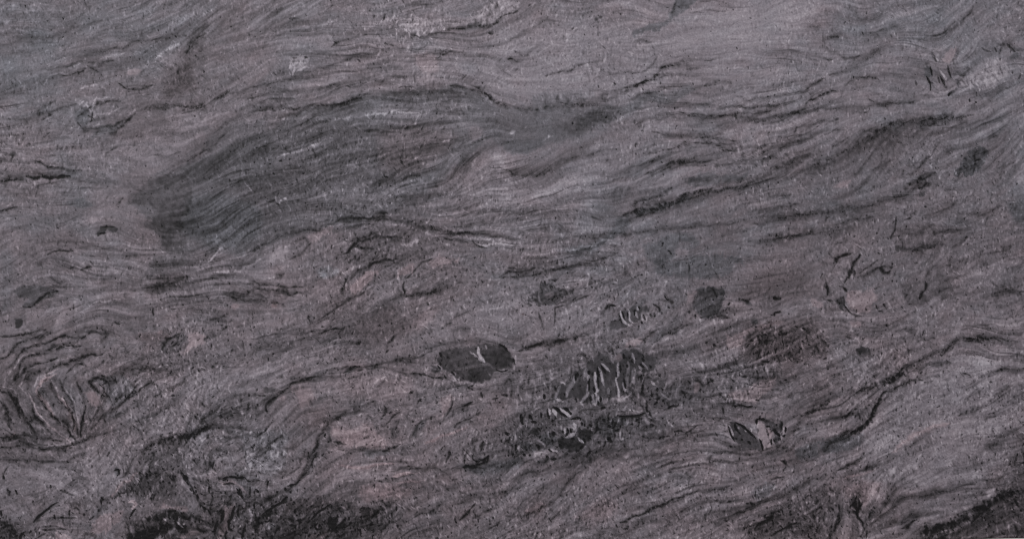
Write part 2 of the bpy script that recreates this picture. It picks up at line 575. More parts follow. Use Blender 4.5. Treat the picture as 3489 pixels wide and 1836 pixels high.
l 22 12: 860,270 1000,235 1150,200 1300,130 1420,100 1560,80 1700,50 1850,20
d 16 18: 930,215 1000,190 1120,150 1220,90
p r -13 -.3 14 -: 1060,150 1110,90 1200,70 1220,90 1150,150
p r -12 -.3 14 -: 750,130 830,70 930,80 900,140 800,200
d 14 12: 1540,110 1700,70 1850,50 1968,20
p - -8 0 8 -: 310,130 350,105 380,130 370,170 340,210 310,170
b -22 18: 340,250
b -26 12: 85,205
d 14 16: 640,300 700,330
p - -18 -.4 10 -: 1310,0 1500,0 1480,30 1380,40 1320,30
b 20 14: 905,370
p - -10 -.8 20 -: 840,300 900,330 900,430 760,470 640,540 420,570 560,490 760,430
p - -13 .2 16 dark_band: 0,700 180,620 330,610 340,660 200,690 120,720
d 14 26: 0,715 100,700 190,685
p - -8 .3 16 -: 110,440 330,430 300,460 150,480
p - -11 -.8 16 grey_lens: 1000,520 1150,470 1330,450 1420,500 1300,520 1240,550 1200,620 1080,660 1020,600
p r -13 -.8 18 grey_lens: 1060,640 1200,630 1450,600 1680,600 1740,660 1640,720 1500,740 1300,760 1100,740
d 12 22: 1240,610 1330,610 1420,590
l 12 16: 1320,610 1440,570
b -48 11: 1150,500
b -34 8: 1050,715
d 10 38: 1190,560 1215,575
d 10 36: 1308,578 1322,590
p - 10 .3 10 -: 1240,550 1340,545 1320,590 1250,590
b 24 14: 755,610
d 12 14: 340,700 500,690
d 14 16: 700,790 820,800 900,770 1010,750
d 10 30: 950,750 1020,748
d 10 20: 870,690 890,735
d 14 24: 620,740 610,800
l 10 16: 600,730 600,790
p r -36 -.2 7 dark_clast: 110,940 180,880 230,850 250,820 330,800 350,830 480,850 490,870 420,900 370,950 330,960 230,960 180,940 150,970
p - 22 .4 6 pale_fragment: 270,880 330,860 340,890 290,910
d 12 26: 310,770 380,765
d 14 22: 370,960 450,930 520,900
d 12 16: 520,920 600,890
d 14 36: 350,1100 350,1030 370,990 420,980
d 12 30: 240,1010 250,1070 260,1120
b -34 9 2: 112,1030
d 20 24: 730,980 780,960 820,970
d 14 18: 690,1030 740,990
p r -30 -.6 8 dark_clast: 1400,910 1420,840 1500,820 1600,840 1620,890 1600,960 1570,1030 1480,1060 1410,1020 1380,960
l 18 16: 1130,880 1150,820 1180,780
b 18 18: 1180,780
p - 8 1 10 pink_lens: 1340,870 1420,850 1400,900 1350,940 1330,960
d 14 20: 1240,920 1180,930 1100,940
b -28 16 .6: 1220,940
d 12 30: 1165,880 1190,920
d 24 22: 1200,1180 1280,1130 1380,1090
d 16 32: 980,1230 1020,1210 1050,1180
d 12 22: 1050,1180 1120,1150
p - 10 1.2 10 pink_lens: 890,1240 980,1200 1000,1230 930,1270 870,1280
d 12 20: 1090,1230 1180,1190 1250,1160
d 18 18: 130,1275 280,1240 480,1210 560,1190
b -44 8: 140,1275
p - -8 .4 16 -: 130,1270 300,1230 500,1210 600,1240 500,1290 300,1290
b -34 14: 1560,1240 1540,1265
b -34 9: 1475,1240
d 16 26: 1720,910 1780,940 1810,930
b -22 22: 1780,940
d 20 14: 1560,1050 1650,1060
@V
p - -25 -.3 14 dark_clast: 520,700 600,600 700,560 720,420 760,390 900,340 980,300 1060,230 1250,250 1340,310 1330,400 1200,430 1180,560 1100,600 1000,640 900,700 800,760 640,800 530,800
v 44 34: 750,390 760,500 790,580 850,640 950,710
v 38 30: 915,350 935,430 940,540 970,610 1020,650
v 34 24: 1100,290 1120,360
v 34 24: 1070,400 1100,480 1130,530
v 44 20: 1210,470 1230,560 1240,640
v 34 18: 1290,500 1300,560 1290,640
l 34 14: 1310,390 1340,470
d 30 38: 775,400 800,470 825,550
d 28 36: 1055,350 1050,430 1060,480
d 28 32: 895,420 915,490 930,560
d 28 36: 1130,290 1155,340
d 30 42: 1225,470 1250,540 1275,590
d 30 40: 1205,610 1220,670
d 28 32: 725,480 750,560 770,650
d 30 32: 1450,240 1530,290 1590,350 1600,420
d 26 32: 1640,400 1640,460
d 28 32: 1470,430 1490,520
d 28 32: 1380,450 1410,510
d 30 36: 1770,290 1810,330
p - -26 .6 14 dark_fragment: 1820,170 1910,180 1890,250 1840,240
d 28 36: 1690,30 1730,110 1780,150
d 30 30: 590,610 640,590
b -36 18: 740,575 850,835
d 36 24: 440,280 560,260 650,280
@U
p r -11 .8 50 olive_band: 1150,900 1350,820 1600,810 1950,820 2150,900 2300,1000 2421,1000 2421,1250 2100,1300 1700,1250 1400,1150 1300,1050 1200,1000
p r -20 .6 16 dark_cluster: 1350,900 1450,880 1560,850 1600,950 1550,1000 1420,1010 1350,960
p - 8 1.2 24 pink_lens: 860,900 1000,870 1250,760 1280,800 1150,900 1140,1000 1000,1080 850,1080
p - 6 1.2 20 pink_lens: 1340,760 1500,690 1700,640 1800,650 1700,700 1500,760 1380,790
p - 10 1.2 20 pink_lens: 2210,180 2260,270 2421,340 2421,430 2330,430 2250,350
b -40 20: 690,990 640,1055 510,1010 740,1070 1065,265 890,360 550,590 235,490
b -40 13: 650,590 330,480 1240,460 860,1070 1860,1070 2230,540
d 20 40: 870,390 910,340
p - -16 -.8 12 -: 1250,630 1350,630 1350,700 1260,700
p - -21 -.4 16 -: 1140,320 1200,310 1270,380 1180,380
d 40 14: 700,570 850,590 930,600
d 20 36: 1620,280 1680,280 1750,265
d 16 28: 1580,545 1640,545 1660,500 1750,495
d 34 22: 1420,1310 1500,1320 1560,1340
b 24 22: 860,1010 800,1110
b 22 16: 150,525
d 18 36: 1660,1110 1660,1180
@B4
d 20 14: 0,260 150,240 300,210
d 14 18: 60,160 140,150 230,140
d 24 14: 540,200 650,130 760,60 830,10
d 20 14: 90,310 300,290 500,270 700,240 850,210 900,180
d 16 20: 560,360 680,330 830,300
d 16 26: 100,470 250,440 400,425
d 20 14: 0,470 60,440 160,430
d 16 22: 1120,70 1200,30 1270,0
d 14 32: 1190,85 1280,45
d 20 14: 1000,160 1080,140 1160,90
p - 8 1.2 12 -: 560,80 620,40 680,30 640,80
b -22 26 -.6: 1215,125
d 16 16: 1380,105 1460,100
d 20 14: 1250,290 1350,260 1430,230 1480,180
d 20 16: 1570,290 1680,270 1760,230 1800,220
p - -12 -.8 30 -: 1830,200 1990,200 1990,340 1880,300
d 14 14: 1430,340 1550,330
d 12 36: 1020,320 1010,390 990,450 980,480
d 10 18: 1070,340 1110,300 1130,270
l 14 14: 985,500 990,560
p - -7 .2 6 grey_lens: 1040,500 1040,450 1080,430 1150,420 1130,480 1100,510
d 14 32: 1040,470 1050,450
p - -24 0 10 dark_lens: 1000,530 1020,510 1100,530 1250,510 1380,500 1250,540 1080,560 1010,560
d 16 16: 1260,460 1330,420 1450,400 1550,400
d 18 16: 1180,440 1240,400 1300,370
d 14 20: 560,500 600,480
d 14 36: 545,660 580,620 620,600 690,575
d 20 48: 640,780 670,720 700,650 730,610 760,580
d 16 42: 600,810 630,830 650,870
d 14 34: 700,700 705,740
d 14 30: 740,730 790,690 870,645
d 18 42: 500,780 505,840 500,890
d 16 36: 490,940 540,940
p - -34 -.2 6 dark_fragment: 560,930 620,900 630,960 600,990
d 16 34: 620,970 650,1010 700,1040 770,1055
p - 5 .1 10 -: 510,780 580,760 600,820 600,900 520,900
p - 8 1.4 14 pink_clast: 630,880 700,850 850,860 860,950 800,1000 720,1000 650,960
d 10 38: 725,985 732,1002
d 10 38: 800,970 805,992
d 10 36: 860,960 870,1000
d 14 32: 890,580 895,600
d 14 30: 990,655 990,690
d 14 26: 910,690 950,720 980,710
b -26 20: 920,765
p - -13 .1 14 grey_lens: 1030,800 1200,740 1310,700 1420,740 1420,850 1350,900 1200,950 1100,930 1050,880
d 20 42: 1240,780 1230,840 1200,880 1190,920
d 12 28: 1080,900 1110,885
d 20 16: 1250,740 1300,690 1420,660
d 16 14: 1420,600 1430,680 1460,730
l 12 12: 1430,640 1440,700 1480,730
l 14 16: 1500,500 1560,440
d 20 14: 1430,560 1450,520 1530,450
b -24 36: 1820,550
p - 7 .1 30 -: 1600,700 1800,600 1850,700 1780,800 1600,850 1500,800
d 24 24: 1740,900 1820,870 1968,850
p - -8 .1 16 -: 1740,900 1850,860 1990,850 1990,960 1900,950 1850,1000 1760,1010
l 10 16: 910,950 940,940 970,970 990,1010
d 12 28: 910,960 930,1000
d 14 18: 1170,1010 1100,1060 1000,1090 860,1100
l 12 12: 630,970 700,1030 780,1040
p - 12 1.2 6 pink_fragment: 670,1085 740,1080 750,1120 690,1120
d 14 20: 1020,1160 1100,1150 1140,1130
d 24 12: 760,1160 900,1150 1000,1130
p - -42 -.3 5 dark_clast: 720,1290 760,1270 820,1290 810,1320 740,1330
d 12 32: 650,1180 690,1200
b 18 28: 800,1230
b 18 13: 370,625
d 14 24: 1350,1340 1410,1270 1480,1230 1560,1215 1700,1215 1800,1230
d 14 12: 1500,1150 1600,1130 1750,1100
d 20 22: 1060,1330 1130,1290
d 16 14: 1170,1240 1300,1200
p - -8 .2 24 -: 0,880 100,900 160,940 100,1040 0,1050
d 14 36: 100,905 150,915
d 14 36: 90,1030 150,990
@C1
d 16 26: 110,170 140,140 200,95
l 14 14: 95,170 120,130 180,90
d 14 20: 150,190 165,175 260,130 350,90
d 14 30: 500,120 540,90 600,60 650,70
v 24 14 1.2: 420,130 340,170 290,210 270,260 300,300 340,340 380,400 400,440
d 30 16: 310,260 330,300 380,350
d 14 40: 395,340 402,366
d 14 26: 375,210 385,250
d 30 16: 390,430 450,470 520,520
l 30 10 1.2: 440,290 490,370 540,470 560,540
d 12 38: 470,310 500,380 535,440 545,500 550,560
d 16 42: 640,400 620,470 605,530 615,590
d 12 22: 530,300 560,340
d 14 24: 660,190 700,240 740,270 770,330
d 12 32: 740,210 780,260 820,350
p - 11 1.5 14 tan_clast: 620,270 680,260 740,300 750,350 700,360 650,330
p r -12 -.5 16 -: 670,190 760,150 900,130 980,200 1000,280 900,330 830,370 790,300 740,220
d 24 20: 850,130 950,105 1050,95 1150,90 1250,100
d 16 30: 870,150 875,190
d 14 30: 985,260 990,290
b 10 44: 1060,290
l 14 18: 1020,260 1030,320
b -46 12: 767,40 1590,68
b -44 10: 990,458 1020,480
d 14 26: 850,445 900,410
p - -12 -.2 14 -: 770,420 880,400 950,400 860,460 780,470
d 12 22: 215,430 220,480
l 10 14: 165,400 175,470
d 10 28: 295,530 300,560
d 10 28: 20,540 0,550
l 10 20 1: 80,600 110,560
d 10 28: 70,620 85,600
p - -8 .2 24 -: 0,600 150,560 350,640 480,680 400,780 250,770 0,780
l 12 14 .6: 480,690 520,640 500,600
d 12 28: 520,640 540,660
d 20 16: 0,770 130,780 260,770 430,790 560,760 640,720
d 12 32: 30,920 30,860 60,820
d 16 24: 70,990 75,1040
d 30 20: 1060,700 1160,650 1280,610 1400,570 1540,540 1580,545
d 14 36: 1480,555 1570,542
d 12 26: 1380,600 1420,590
p r -11 .1 28 dark_band: 1040,720 1200,640 1350,600 1300,660 1280,760 1200,830 1100,860 1050,800
d 12 20: 1690,580 1720,600 1830,595 1930,575
b -28 14: 1600,585
p r -18 -.2 10 dark_clast: 1480,420 1560,410 1700,400 1720,430 1600,460 1540,500 1500,500
p r -15 0 16 dark_lens: 1680,350 1750,310 1850,290 1968,270 2020,300 2060,420 1900,460 1800,480 1700,460
b 22 20: 1950,380
d 12 18: 1740,290 1850,280 1968,260
l 8 24: 1715,180 1705,220 1720,280
p r 4 -.45 30 grey_band: 1780,560 2100,540 2150,760 2060,860 1880,860 1800,820 1790,700
l 10 20: 1800,800 1840,860
l 10 20: 1880,760 1950,820
d 14 32: 1590,770 1580,820 1610,860
d 22 50: 1360,880 1390,920
d 14 36: 1400,930 1440,1000 1470,1050
l 20 12: 1350,930 1400,990 1430,1010
d 14 26: 1640,905 1720,895 1800,900 1860,910 1940,910
l 20 14 1: 1640,930 1740,930 1800,970 1830,1010
d 12 34: 1760,980 1800,1040 1815,1060
p - -20 -.5 7 dark_fragment: 850,830 880,820 885,870 860,880
d 12 24: 1000,760 960,830 900,900
l 26 12 1.2: 830,1030 880,970 950,920 1020,870
p r -8 -.1 30 -: 1090,740 1200,700 1300,720 1250,850 1150,920 1080,1000 1000,1000 960,960 1040,900 1060,820
d 14 16: 770,1040 740,1120 730,1200
p - -10 .2 20 -: 0,100 80,60 250,40 300,120 200,240 250,330 400,520 480,600 300,620 150,520 0,420
@L1
d 30 48: 590,920 640,860 700,800 760,750 840,700 900,640 960,600 1020,575
p - -22 0 8 -: 590,920 620,870 700,790 720,800 690,900 640,920
d 30 50: 960,790 960,840 980,870
d 30 46: 1060,855 1120,840
d 28 18: 830,850 900,850 1200,850 1320,830
d 24 40: 1230,700 1215,760 1220,810
d 28 26: 1280,690 1340,670 1390,720 1400,780
d 24 40: 1470,770 1475,820
d 28 12: 500,480 640,420 760,380 850,330 890,270
d 28 12: 890,270 970,310 1020,380
d 28 18: 1060,370 1160,400 1240,440 1310,450
b -44 16: 780,220 1070,365 1480,495 2005,152 1880,688 2035,712 1755,805
b -40 12: 850,372 1545,940 1570,990
d 30 48: 150,360 170,420
d 24 42: 270,360 300,430
d 26 42: 70,110 75,180
d 26 44: 20,720 20,820
p r -26 0 40 dark_corner: -60,840 100,900 200,980 300,1060 310,1150 280,1380 -60,1380
d 40 56: 350,1216 370,1150 420,1100
d 26 30: 2005,510 2050,460 2110,420 2200,410
v 46 18 1.2: 2260,580 2330,560 2380,610 2340,680 2320,690
p - -10 0 8 -: 2250,600 2320,600 2310,660 2250,650
d 26 48: 2290,820 2340,740 2390,690
d 24 30: 1790,480 1770,540 1775,610
d 24 28: 1690,630 1700,660
d 26 32: 1560,890 1600,870 1650,820
p - 8 1.3 24 pink_lens: 1560,1090 1640,960 1720,850 1760,810 2000,760 2200,720 2100,900 1950,1030 1850,1110 1650,1130
p - 14 1.2 14 pink_lens: 950,1380 980,1140 1060,1120 1250,1180 1270,1380
d 26 24: 740,1050 850,1060 980,1040 1150,1040
d 28 28: 650,1200 720,1160 800,1120
p r -30 .5 12 dark_fragment: 1440,1150 1500,1100 1540,1110 1700,1150 1750,1160 1700,1190 1500,1160
d 28 46: 2000,20 2070,0 2090,60 2060,110
@L2
p r -31 .1 24 dark_patch: 300,850 400,820 560,740 700,700 850,730 1000,770 1200,790 1270,840 1270,890 1170,910 1060,880 900,860 760,860 640,850 560,900 460,900 340,890
p r -28 .1 34 dark_patch: -40,1150 100,1120 300,1060 480,1020 600,990 720,1060 690,1120 560,1150 440,1250 400,1420 -40,1420
p r -32 .1 20 dark_patch: 800,1000 920,960 990,1010 1010,1080 930,1120 840,1050
p - 30 0 8 pale_fragment: 700,1070 790,1020 790,1110 720,1120
p - 34 0 8 pale_fragment: 460,1230 540,1160 610,1140 600,1230
p - 12 1.2 10 pink_fragment: 890,1150 980,1140 1000,1100 1150,1060 1250,1090 1200,1130 1000,1190 920,1230
l 26 28: 580,840 640,890
l 26 28: 840,920 940,1010
p - 10 1.3 14 pink_lens: 520,690 620,600 700,640 850,650 1000,640 1050,690 1030,740 950,740 800,700 650,690
p - 12 1.2 10 pink_vein: 1590,560 1650,640 1720,650 1830,620 1870,600 1830,700 1780,820 1730,930 1700,1060 1650,1180 1560,1380 1540,1050 1620,960 1650,800 1640,700
d 40 56: 1650,720 1640,800 1620,880 1600,940
d 38 58: 1850,640 1820,740 1790,860 1740,920 1740,1000 1750,1060
d 32 54: 1560,900 1530,980 1510,1060 1510,1150
d 32 50: 1700,1080 1690,1150 1710,1250
d 32 48: 2040,960 2020,1030 2000,1120 1980,1230
d 32 48: 1290,650 1330,700 1320,760
d 26 42: 1390,720 1440,800
d 32 52: 940,70 960,150 1000,200 1040,270
d 26 42: 1060,330 1100,380
d 26 42: 1170,360 1180,410
d 26 42: 1200,430 1200,550
d 28 50: 1410,290 1410,410
d 26 26: 1640,150 1740,130 1900,140 2040,140
d 26 28: 1650,250 1780,240 1840,250
d 28 44: 1930,330 1970,420
d 28 44: 1900,400 2010,510
d 24 48: 2120,300 2115,490
d 26 42: 2220,340 2280,400
d 26 42: 2440,190 2430,270
p r -24 0 24 dark_patch: 2080,460 2250,480 2400,500 2500,540 2300,620 2150,650 2050,620
p r -32 .2 20 dark_band: 2180,920 2250,800 2400,760 2480,680 2576,630 2600,720 2500,820 2380,870 2320,930 2280,1060 2150,1000 2080,920
p - -20 .2 12 -: 1540,720 1640,700 1640,800 1560,800
d 24 42: 300,60 320,120
d 24 42: 190,40 180,80
d 24 42: 600,180 600,230
p r -14 .2 24 -: 1900,680 2000,640 2100,700 2000,800 1930,860
p r -13 .1 50 -: 100,40 500,20 800,100 900,300 800,480 500,560 200,500 50,300
p r -20 .2 50 -: 0,800 300,880 700,900 1200,920 1500,950 1520,1380 -40,1380
@L3
d 36 58: 0,760 100,700 200,640 260,610 340,560 400,490
p r -34 .2 12 dark_fragment: -20,780 90,740 130,720 120,800 60,840 -20,880
p - -38 0 8 dark_fragment: 280,590 330,520 400,480 410,540 380,590
d 26 50: 410,290 480,275 540,260 590,220 630,180
d 26 36: 450,400 490,370
d 26 36: 370,320 370,370
d 32 56: 810,890 880,820 940,750 1020,700 1100,650 1140,640
d 22 24: 760,940 810,890
d 26 48: 1880,870 1930,820 1990,760 2000,720
p r -21 .7 20 olive_lens: 1700,690 1830,660 1980,700 1990,750 1880,850 1760,870 1700,780
p r -28 0 20 dark_patch: 1130,830 1250,800 1320,900 1400,880 1380,1000 1250,1100 1150,1060 1100,950
p r -20 0 20 dark_patch: 1120,620 1250,580 1400,540 1530,560 1500,620 1350,660 1180,690
p r -15 .6 40 -: 430,600 700,540 1000,520 1100,560 1000,640 800,720 560,760 400,780
p r -25 .2 16 dark_patch: 1760,1000 1850,940 2000,960 2160,900 2160,960 2060,1080 1980,1080 1900,1100 1800,1060
p r -15 .4 24 -: 1950,560 2150,480 2300,450 2250,560 2100,620 2000,700
p - 10 1.2 20 pink_fragment: 780,1150 950,1120 1090,1080 1100,1160 1000,1250 720,1250
p - 5 1.3 50 -: 1700,300 2000,270 2400,260 2500,380 2300,430 2000,480 1720,440
d 26 50: 440,970 540,990 550,1040
d 26 50: 890,960 910,1050 1000,1040 980,970
d 26 42: 540,690 545,770
d 26 42: 130,1160 140,1230
d 26 42: 2320,640 2320,720
d 26 42: 1690,1040 1700,1150
d 26 42: 1600,1040 1605,1090
d 26 42: 2350,970 2350,1020
d 26 34: 560,900 660,880
d 22 40: 0,910 60,920 110,880
p r 12 -.3 20 pale_fragment: 0,960 100,930 200,960 200,1040 60,1050
l 44 12 1.2: 2280,120 2400,90 2576,60
b -44 18: 2145,165 2010,225 2045,228
p r -14 .1 60 -: 0,900 400,860 800,800 1100,700 1500,700 1700,880 1900,900 1700,1100 1300,1380 0,1380
@C2
d 14 30: 680,130 730,100 780,70
p r -18 -.2 8 dark_fragment: 700,90 770,70 760,110 690,130
d 14 34: 790,100 830,85
d 24 16: 280,170 420,140 560,150 660,160
d 14 18: 860,80 950,75 1060,90
d 14 16: 1100,110 1200,130 1330,150 1440,170
l 12 12: 940,95 1020,105 1090,135 1200,150
d 20 18: 1080,50 1250,40
l 14 18: 890,230 940,180 1000,140
d 14 20: 930,230 990,170
p - -26 -.1 6 dark_clast: 90,230 165,230 170,255 110,270 80,250
d 14 42: 40,285 100,280
d 16 48: 120,410 115,370 150,320 210,280
d 14 20: 210,270 270,220 330,190
d 14 30: 40,575 110,530 145,480
p - 9 1 12 -: 190,310 240,290 240,340
p - 5 1.2 24 pink_lens: 290,240 430,230 460,300 380,380 320,320
d 20 12: 700,400 830,360 920,340
p - -8 .1 16 -: 820,400 900,370 1000,330 1080,290 1100,330 1060,420 900,450 830,440
d 14 28: 980,370 990,420 975,440
d 14 22: 830,440 880,460
d 16 32: 1000,490 1080,430
d 20 22: 560,470 620,450 700,430 800,410
d 16 32: 540,510 550,480
l 14 20: 620,480 650,510 720,530
p - 9 1.5 24 pink_lens: 600,520 700,540 850,510 950,560 970,640 860,670 740,650 620,620 560,580
d 16 36: 610,635 700,625
d 16 34: 560,625 580,635
b -28 16: 855,600
p r -22 0 10 dark_fragment: 1030,520 1080,520 1090,590 1040,610
d 14 20: 1180,590 1230,520 1280,480 1380,440
p - -15 -.4 8 -: 1200,560 1260,480 1290,480 1270,530 1220,590
d 14 34: 1490,300 1500,340 1470,400 1440,440
d 14 24: 1560,380 1640,320
p - 8 1.2 12 pink_lens: 1400,320 1490,290 1460,380 1420,430
l 20 10 1.3: 1300,640 1400,590 1520,540 1600,520
d 12 24: 960,690 1040,680 1100,655
d 20 12: 640,680 850,690 960,690 1080,670
p - -10 -.5 14 -: 830,700 960,690 1000,720 860,750
d 14 38: 460,780 480,710
d 18 26: 370,890 420,830 460,770
p r -13 0 16 dark_band: 500,560 560,520 600,640 540,750 480,780 430,860 380,900 400,820 450,740
l 20 8 1.3: 640,830 800,820 950,800 1050,790
d 14 20: 1050,850 1150,830 1260,820
l 14 12 .8: 1060,890 1150,870 1240,850
d 12 16: 920,940 1060,910 1200,870
l 16 10 1: 1080,940 1200,920 1280,910
p - 5 1.3 20 pink_lens: 840,1010 950,990 1100,1000 1200,980 1180,1040 950,1060 860,1090
d 16 36: 1430,770 1450,720 1465,700
p - -12 0 6 round_clast: 1630,730 1660,700 1700,720 1690,760 1650,770
d 12 32: 1640,720 1640,760 1680,780 1720,770 1750,745
d 20 44: 1700,800 1740,770 1750,745
d 16 30: 1570,825 1640,815 1700,800
d 12 36: 1570,720 1580,790
l 10 22: 1590,710 1600,760
l 10 22: 1610,710 1610,750
l 16 18: 1720,600 1740,650
p - -8 -.6 20 -: 1520,820 1700,800 1968,760 1968,830 1700,860
d 20 46: 1540,1220 1590,1180 1640,1140 1670,1110
d 16 24: 1760,1290 1830,1240
d 16 24: 1730,1160 1780,1140
d 16 22: 1640,1210 1720,1180
d 14 28: 1380,1110 1410,1090
d 14 12: 1550,1060 1700,1020 1900,1000
l 40 8: 1850,1130 1920,1050 1968,1020
d 14 20: 1200,1200 1280,1160 1400,1150
@F
@O
p - -26 -.1 18 dark_clast: 240,640 300,470 520,390 900,330 1200,260 1530,220 1850,260 2050,420 2150,600 2200,760 2100,860 1850,910 1650,1010 1560,1150 1300,1210 1000,1170 700,1060 430,880
@O
p r -24 -.2 10 dark_fragment: 80,780 200,810 290,900 300,960 200,990 100,930
v 60 38: 1280,310 1280,420 1280,480 1340,570 1440,690
v 50 26: 1160,480 1230,580 1330,650 1440,690
l 34 20: 1060,420 1100,470 1170,500
l 34 22: 1460,270 1490,360
d 40 40: 1840,250 1960,330 2050,430
d 36 36: 2190,610 2210,720
d 44 44: 280,470 310,540 340,590
d 36 44: 320,740 320,810
d 30 36: 1230,340 1230,390
d 30 36: 1400,500 1400,540
d 34 40: 960,755 968,775
d 30 34: 1220,590 1260,640
d 28 30: 1760,920 1840,940 1950,940 2040,900
l 30 14: 1780,890 1880,920 2000,880
l 26 18: 2240,520 2240,720
l 26 18: 2220,800 2210,900
l 30 18: 580,1010 650,1070 720,1180
l 30 18: 660,970 740,1060
d 30 32: 600,960 680,1040
d 30 34: 2330,910 2360,970
b -40 26: 2200,1005 2090,1160 2440,1195
l 30 12: 1540,1000 1600,1070
l 26 12: 280,810 350,910
@S
p - -19 -.3 12 dark_clast: 950,400 1010,370 1150,260 1280,260 1420,420 1500,200 1750,170 1900,230 1960,290 2100,260 2200,320 2150,430 2060,540 1850,560 1820,640 1650,860 1560,960 1440,1020 1250,1030 1230,1160 1130,1170 980,1130 880,1130 700,1020 600,1060 430,1050 300,1020 380,900 480,780 600,760 700,640 760,560 900,480
v 50 28: 1500,400 1500,500 1490,600 1450,660
v 56 34: 1450,680 1450,760 1480,860 1510,990
v 54 34: 1080,570 1090,680 1110,780 1130,870 1090,930
v 50 24: 1050,950 1040,1020 1060,1100 1090,1150
v 46 24: 1100,930 1130,1010 1120,1100 1080,1160
v 44 26: 950,780 960,880 950,960 900,1030 840,1100
v 70 20: 930,500 920,600 900,700
l 40 20: 970,620 960,700
v 60 18: 720,640 700,720 650,800 600,880 580,1000
v 50 20: 460,810 410,920 390,1010 430,1050 520,1090
v 38 28: 1140,480 1190,570 1220,690 1240,790
v 40 30: 1200,410 1270,470 1340,540
v 40 24: 1740,230 1760,300 1780,390
v 60 20: 1780,490 1770,600 1750,700 1780,780
v 50 16: 1670,380 1670,560 1650,680 1660,800
v 38 26: 1580,740 1600,840 1620,900
v 34 20: 1920,390 1990,470 2020,520
l 34 20: 1860,450 1930,530
l 40 24: 2080,720 2140,780
l 30 20: 1920,640 1915,740
l 36 14: 1320,840 1330,980
l 30 20: 1160,1000 1170,1090
l 30 20: 1210,990 1210,1090
d 32 46: 1045,570 1045,620
d 32 46: 1130,470 1140,560 1160,640
d 32 46: 1130,640 1140,800 1150,850
d 32 44: 985,680 970,780 980,900
d 32 44: 1060,820 1090,920
d 36 46: 960,540 980,600
d 34 46: 745,600 740,720
d 30 40: 780,580 780,650
d 38 48: 170,960 190,1050
d 36 48: 1015,990 1020,1080
d 32 46: 1140,1080 1140,1150
d 32 46: 1190,1000 1190,1090
d 32 44: 1530,440 1535,560
d 30 44: 1650,430 1655,490
d 32 44: 1590,250 1600,330
d 32 44: 1590,680 1610,790 1620,850
d 30 40: 1465,560 1460,640
d 30 40: 1430,720 1460,850 1480,960
d 30 40: 1750,320 1760,400
d 30 40: 1880,420 1960,480
d 30 40: 2060,450 2080,500
d 30 40: 1920,320 1960,380
d 36 46: 1930,780 1930,880
d 36 46: 2080,940 2090,1000
d 34 42: 1900,610 1910,740
d 34 42: 2180,840 2190,900
d 32 40: 2230,590 2240,640
d 34 46: 1200,1210 1270,1200
d 32 44: 2390,1220 2430,1180 2503,1150
d 32 44: 2130,1140 2190,1090
d 32 44: 2280,1090 2300,1050
d 40 46: 340,1190 420,1220 480,1290 560,1340
d 34 44: 530,1190 590,1240 650,1300
l 44 26: 340,1200 380,1290 400,1356
l 34 24: 265,1200 270,1340
l 60 20: 420,1210 540,1290 640,1340
p - 18 1 10 pink_fragment: 1440,300 1520,220 1580,320 1500,380 1440,360
p - 22 .2 10 pale_fragment: 1450,1020 1560,990 1640,1050 1580,1100 1480,1090
p - 14 .3 12 pale_fragment: 1500,1310 1600,1250 1700,1280 1900,1170 1960,1240 1880,1310 1700,1350 1550,1340
d 26 34: 1480,1330 1600,1350 1800,1340 1950,1290
p r -8 -.4 14 -: 270,1030 380,1010 430,1070 350,1110
p r -8 -.1 40 -: 1850,600 2100,560 2350,700 2400,1000 2200,1150 1900,1000 1700,1000
@R
p - -26 -.3 10 dark_clast: 970,790 1020,700 1200,690 1350,640 1300,580 1400,550 1500,560 1590,640 1590,740 1500,770 1460,860 1400,920 1300,960 1150,950 1060,900 1000,860
v 40 34: 1330,710 1380,760 1440,800
d 32 34: 1220,720 1260,760
d 32 36: 1440,720 1470,800
d 36 46: 1370,910 1440,870
d 36 46: 990,820 1030,880
l 60 20: 1100,700 1200,670 1290,620
d 34 50: 1140,530 1145,620 1120,680
d 34 50: 1200,540 1210,620
d 32 46: 1060,570 1070,620
l 50 24: 1100,540 1100,620
l 38 26: 1260,440 1260,560
l 36 26: 1300,470 1290,600
d 36 50: 1220,380 1260,360 1370,350 1380,380
p - 12 .1 10 pale_fragment: 1260,380 1380,370 1390,440 1340,510 1270,440
d 32 42: 1400,420 1410,490
d 32 42: 1540,460 1590,510
d 38 50: 880,160 950,180 1000,240
d 36 50: 1080,280 1140,340
d 36 50: 1090,170 1160,220
d 36 50: 1200,240 1210,290
l 50 22: 1030,190 1120,250 1180,310
l 50 24: 810,180 830,280
l 40 28: 880,190 930,260 940,300
d 36 50: 790,180 800,280 820,360
d 34 50: 660,250 670,340
d 36 50: 870,380 880,420
d 36 50: 300,290 310,390 320,460
d 36 50: 460,300 500,380
d 36 46: 480,420 570,430
d 34 44: 200,830 200,940
d 34 44: 0,620 60,670
d 44 46: 1880,740 1930,760 1920,790
d 36 46: 1800,360 1840,420
d 36 46: 1900,470 1930,510
p r -12 -.5 40 dark_band: 1550,380 1750,360 2000,320 2250,330 2300,450 2200,540 2050,660 1950,740 1880,760 1820,650 1700,620 1600,540
p r -16 -.1 16 dark_fragment: 50,960 200,930 400,950 400,1040 250,1040 100,1060
p r -12 -.5 16 -: 280,780 450,780 560,860 540,960 400,960 300,900
p r -20 -.2 12 dark_fragment: 380,500 500,500 640,590 640,640 540,650 460,600
p r -10 -.6 20 -: 600,660 860,620 960,700 860,820 700,800
p - 15 .4 12 pale_fragment: 560,960 700,930 850,920 950,960 1050,970 1050,1020 900,1040 700,1080 520,1060
d 32 46: 760,1050 800,1080
d 32 46: 870,1100 950,1090
d 32 44: 460,1000 460,1040
d 32 44: 800,920 860,960
l 36 18: 840,910 950,960
d 38 42: 2100,320 2200,330 2300,320 2430,310 2576,250
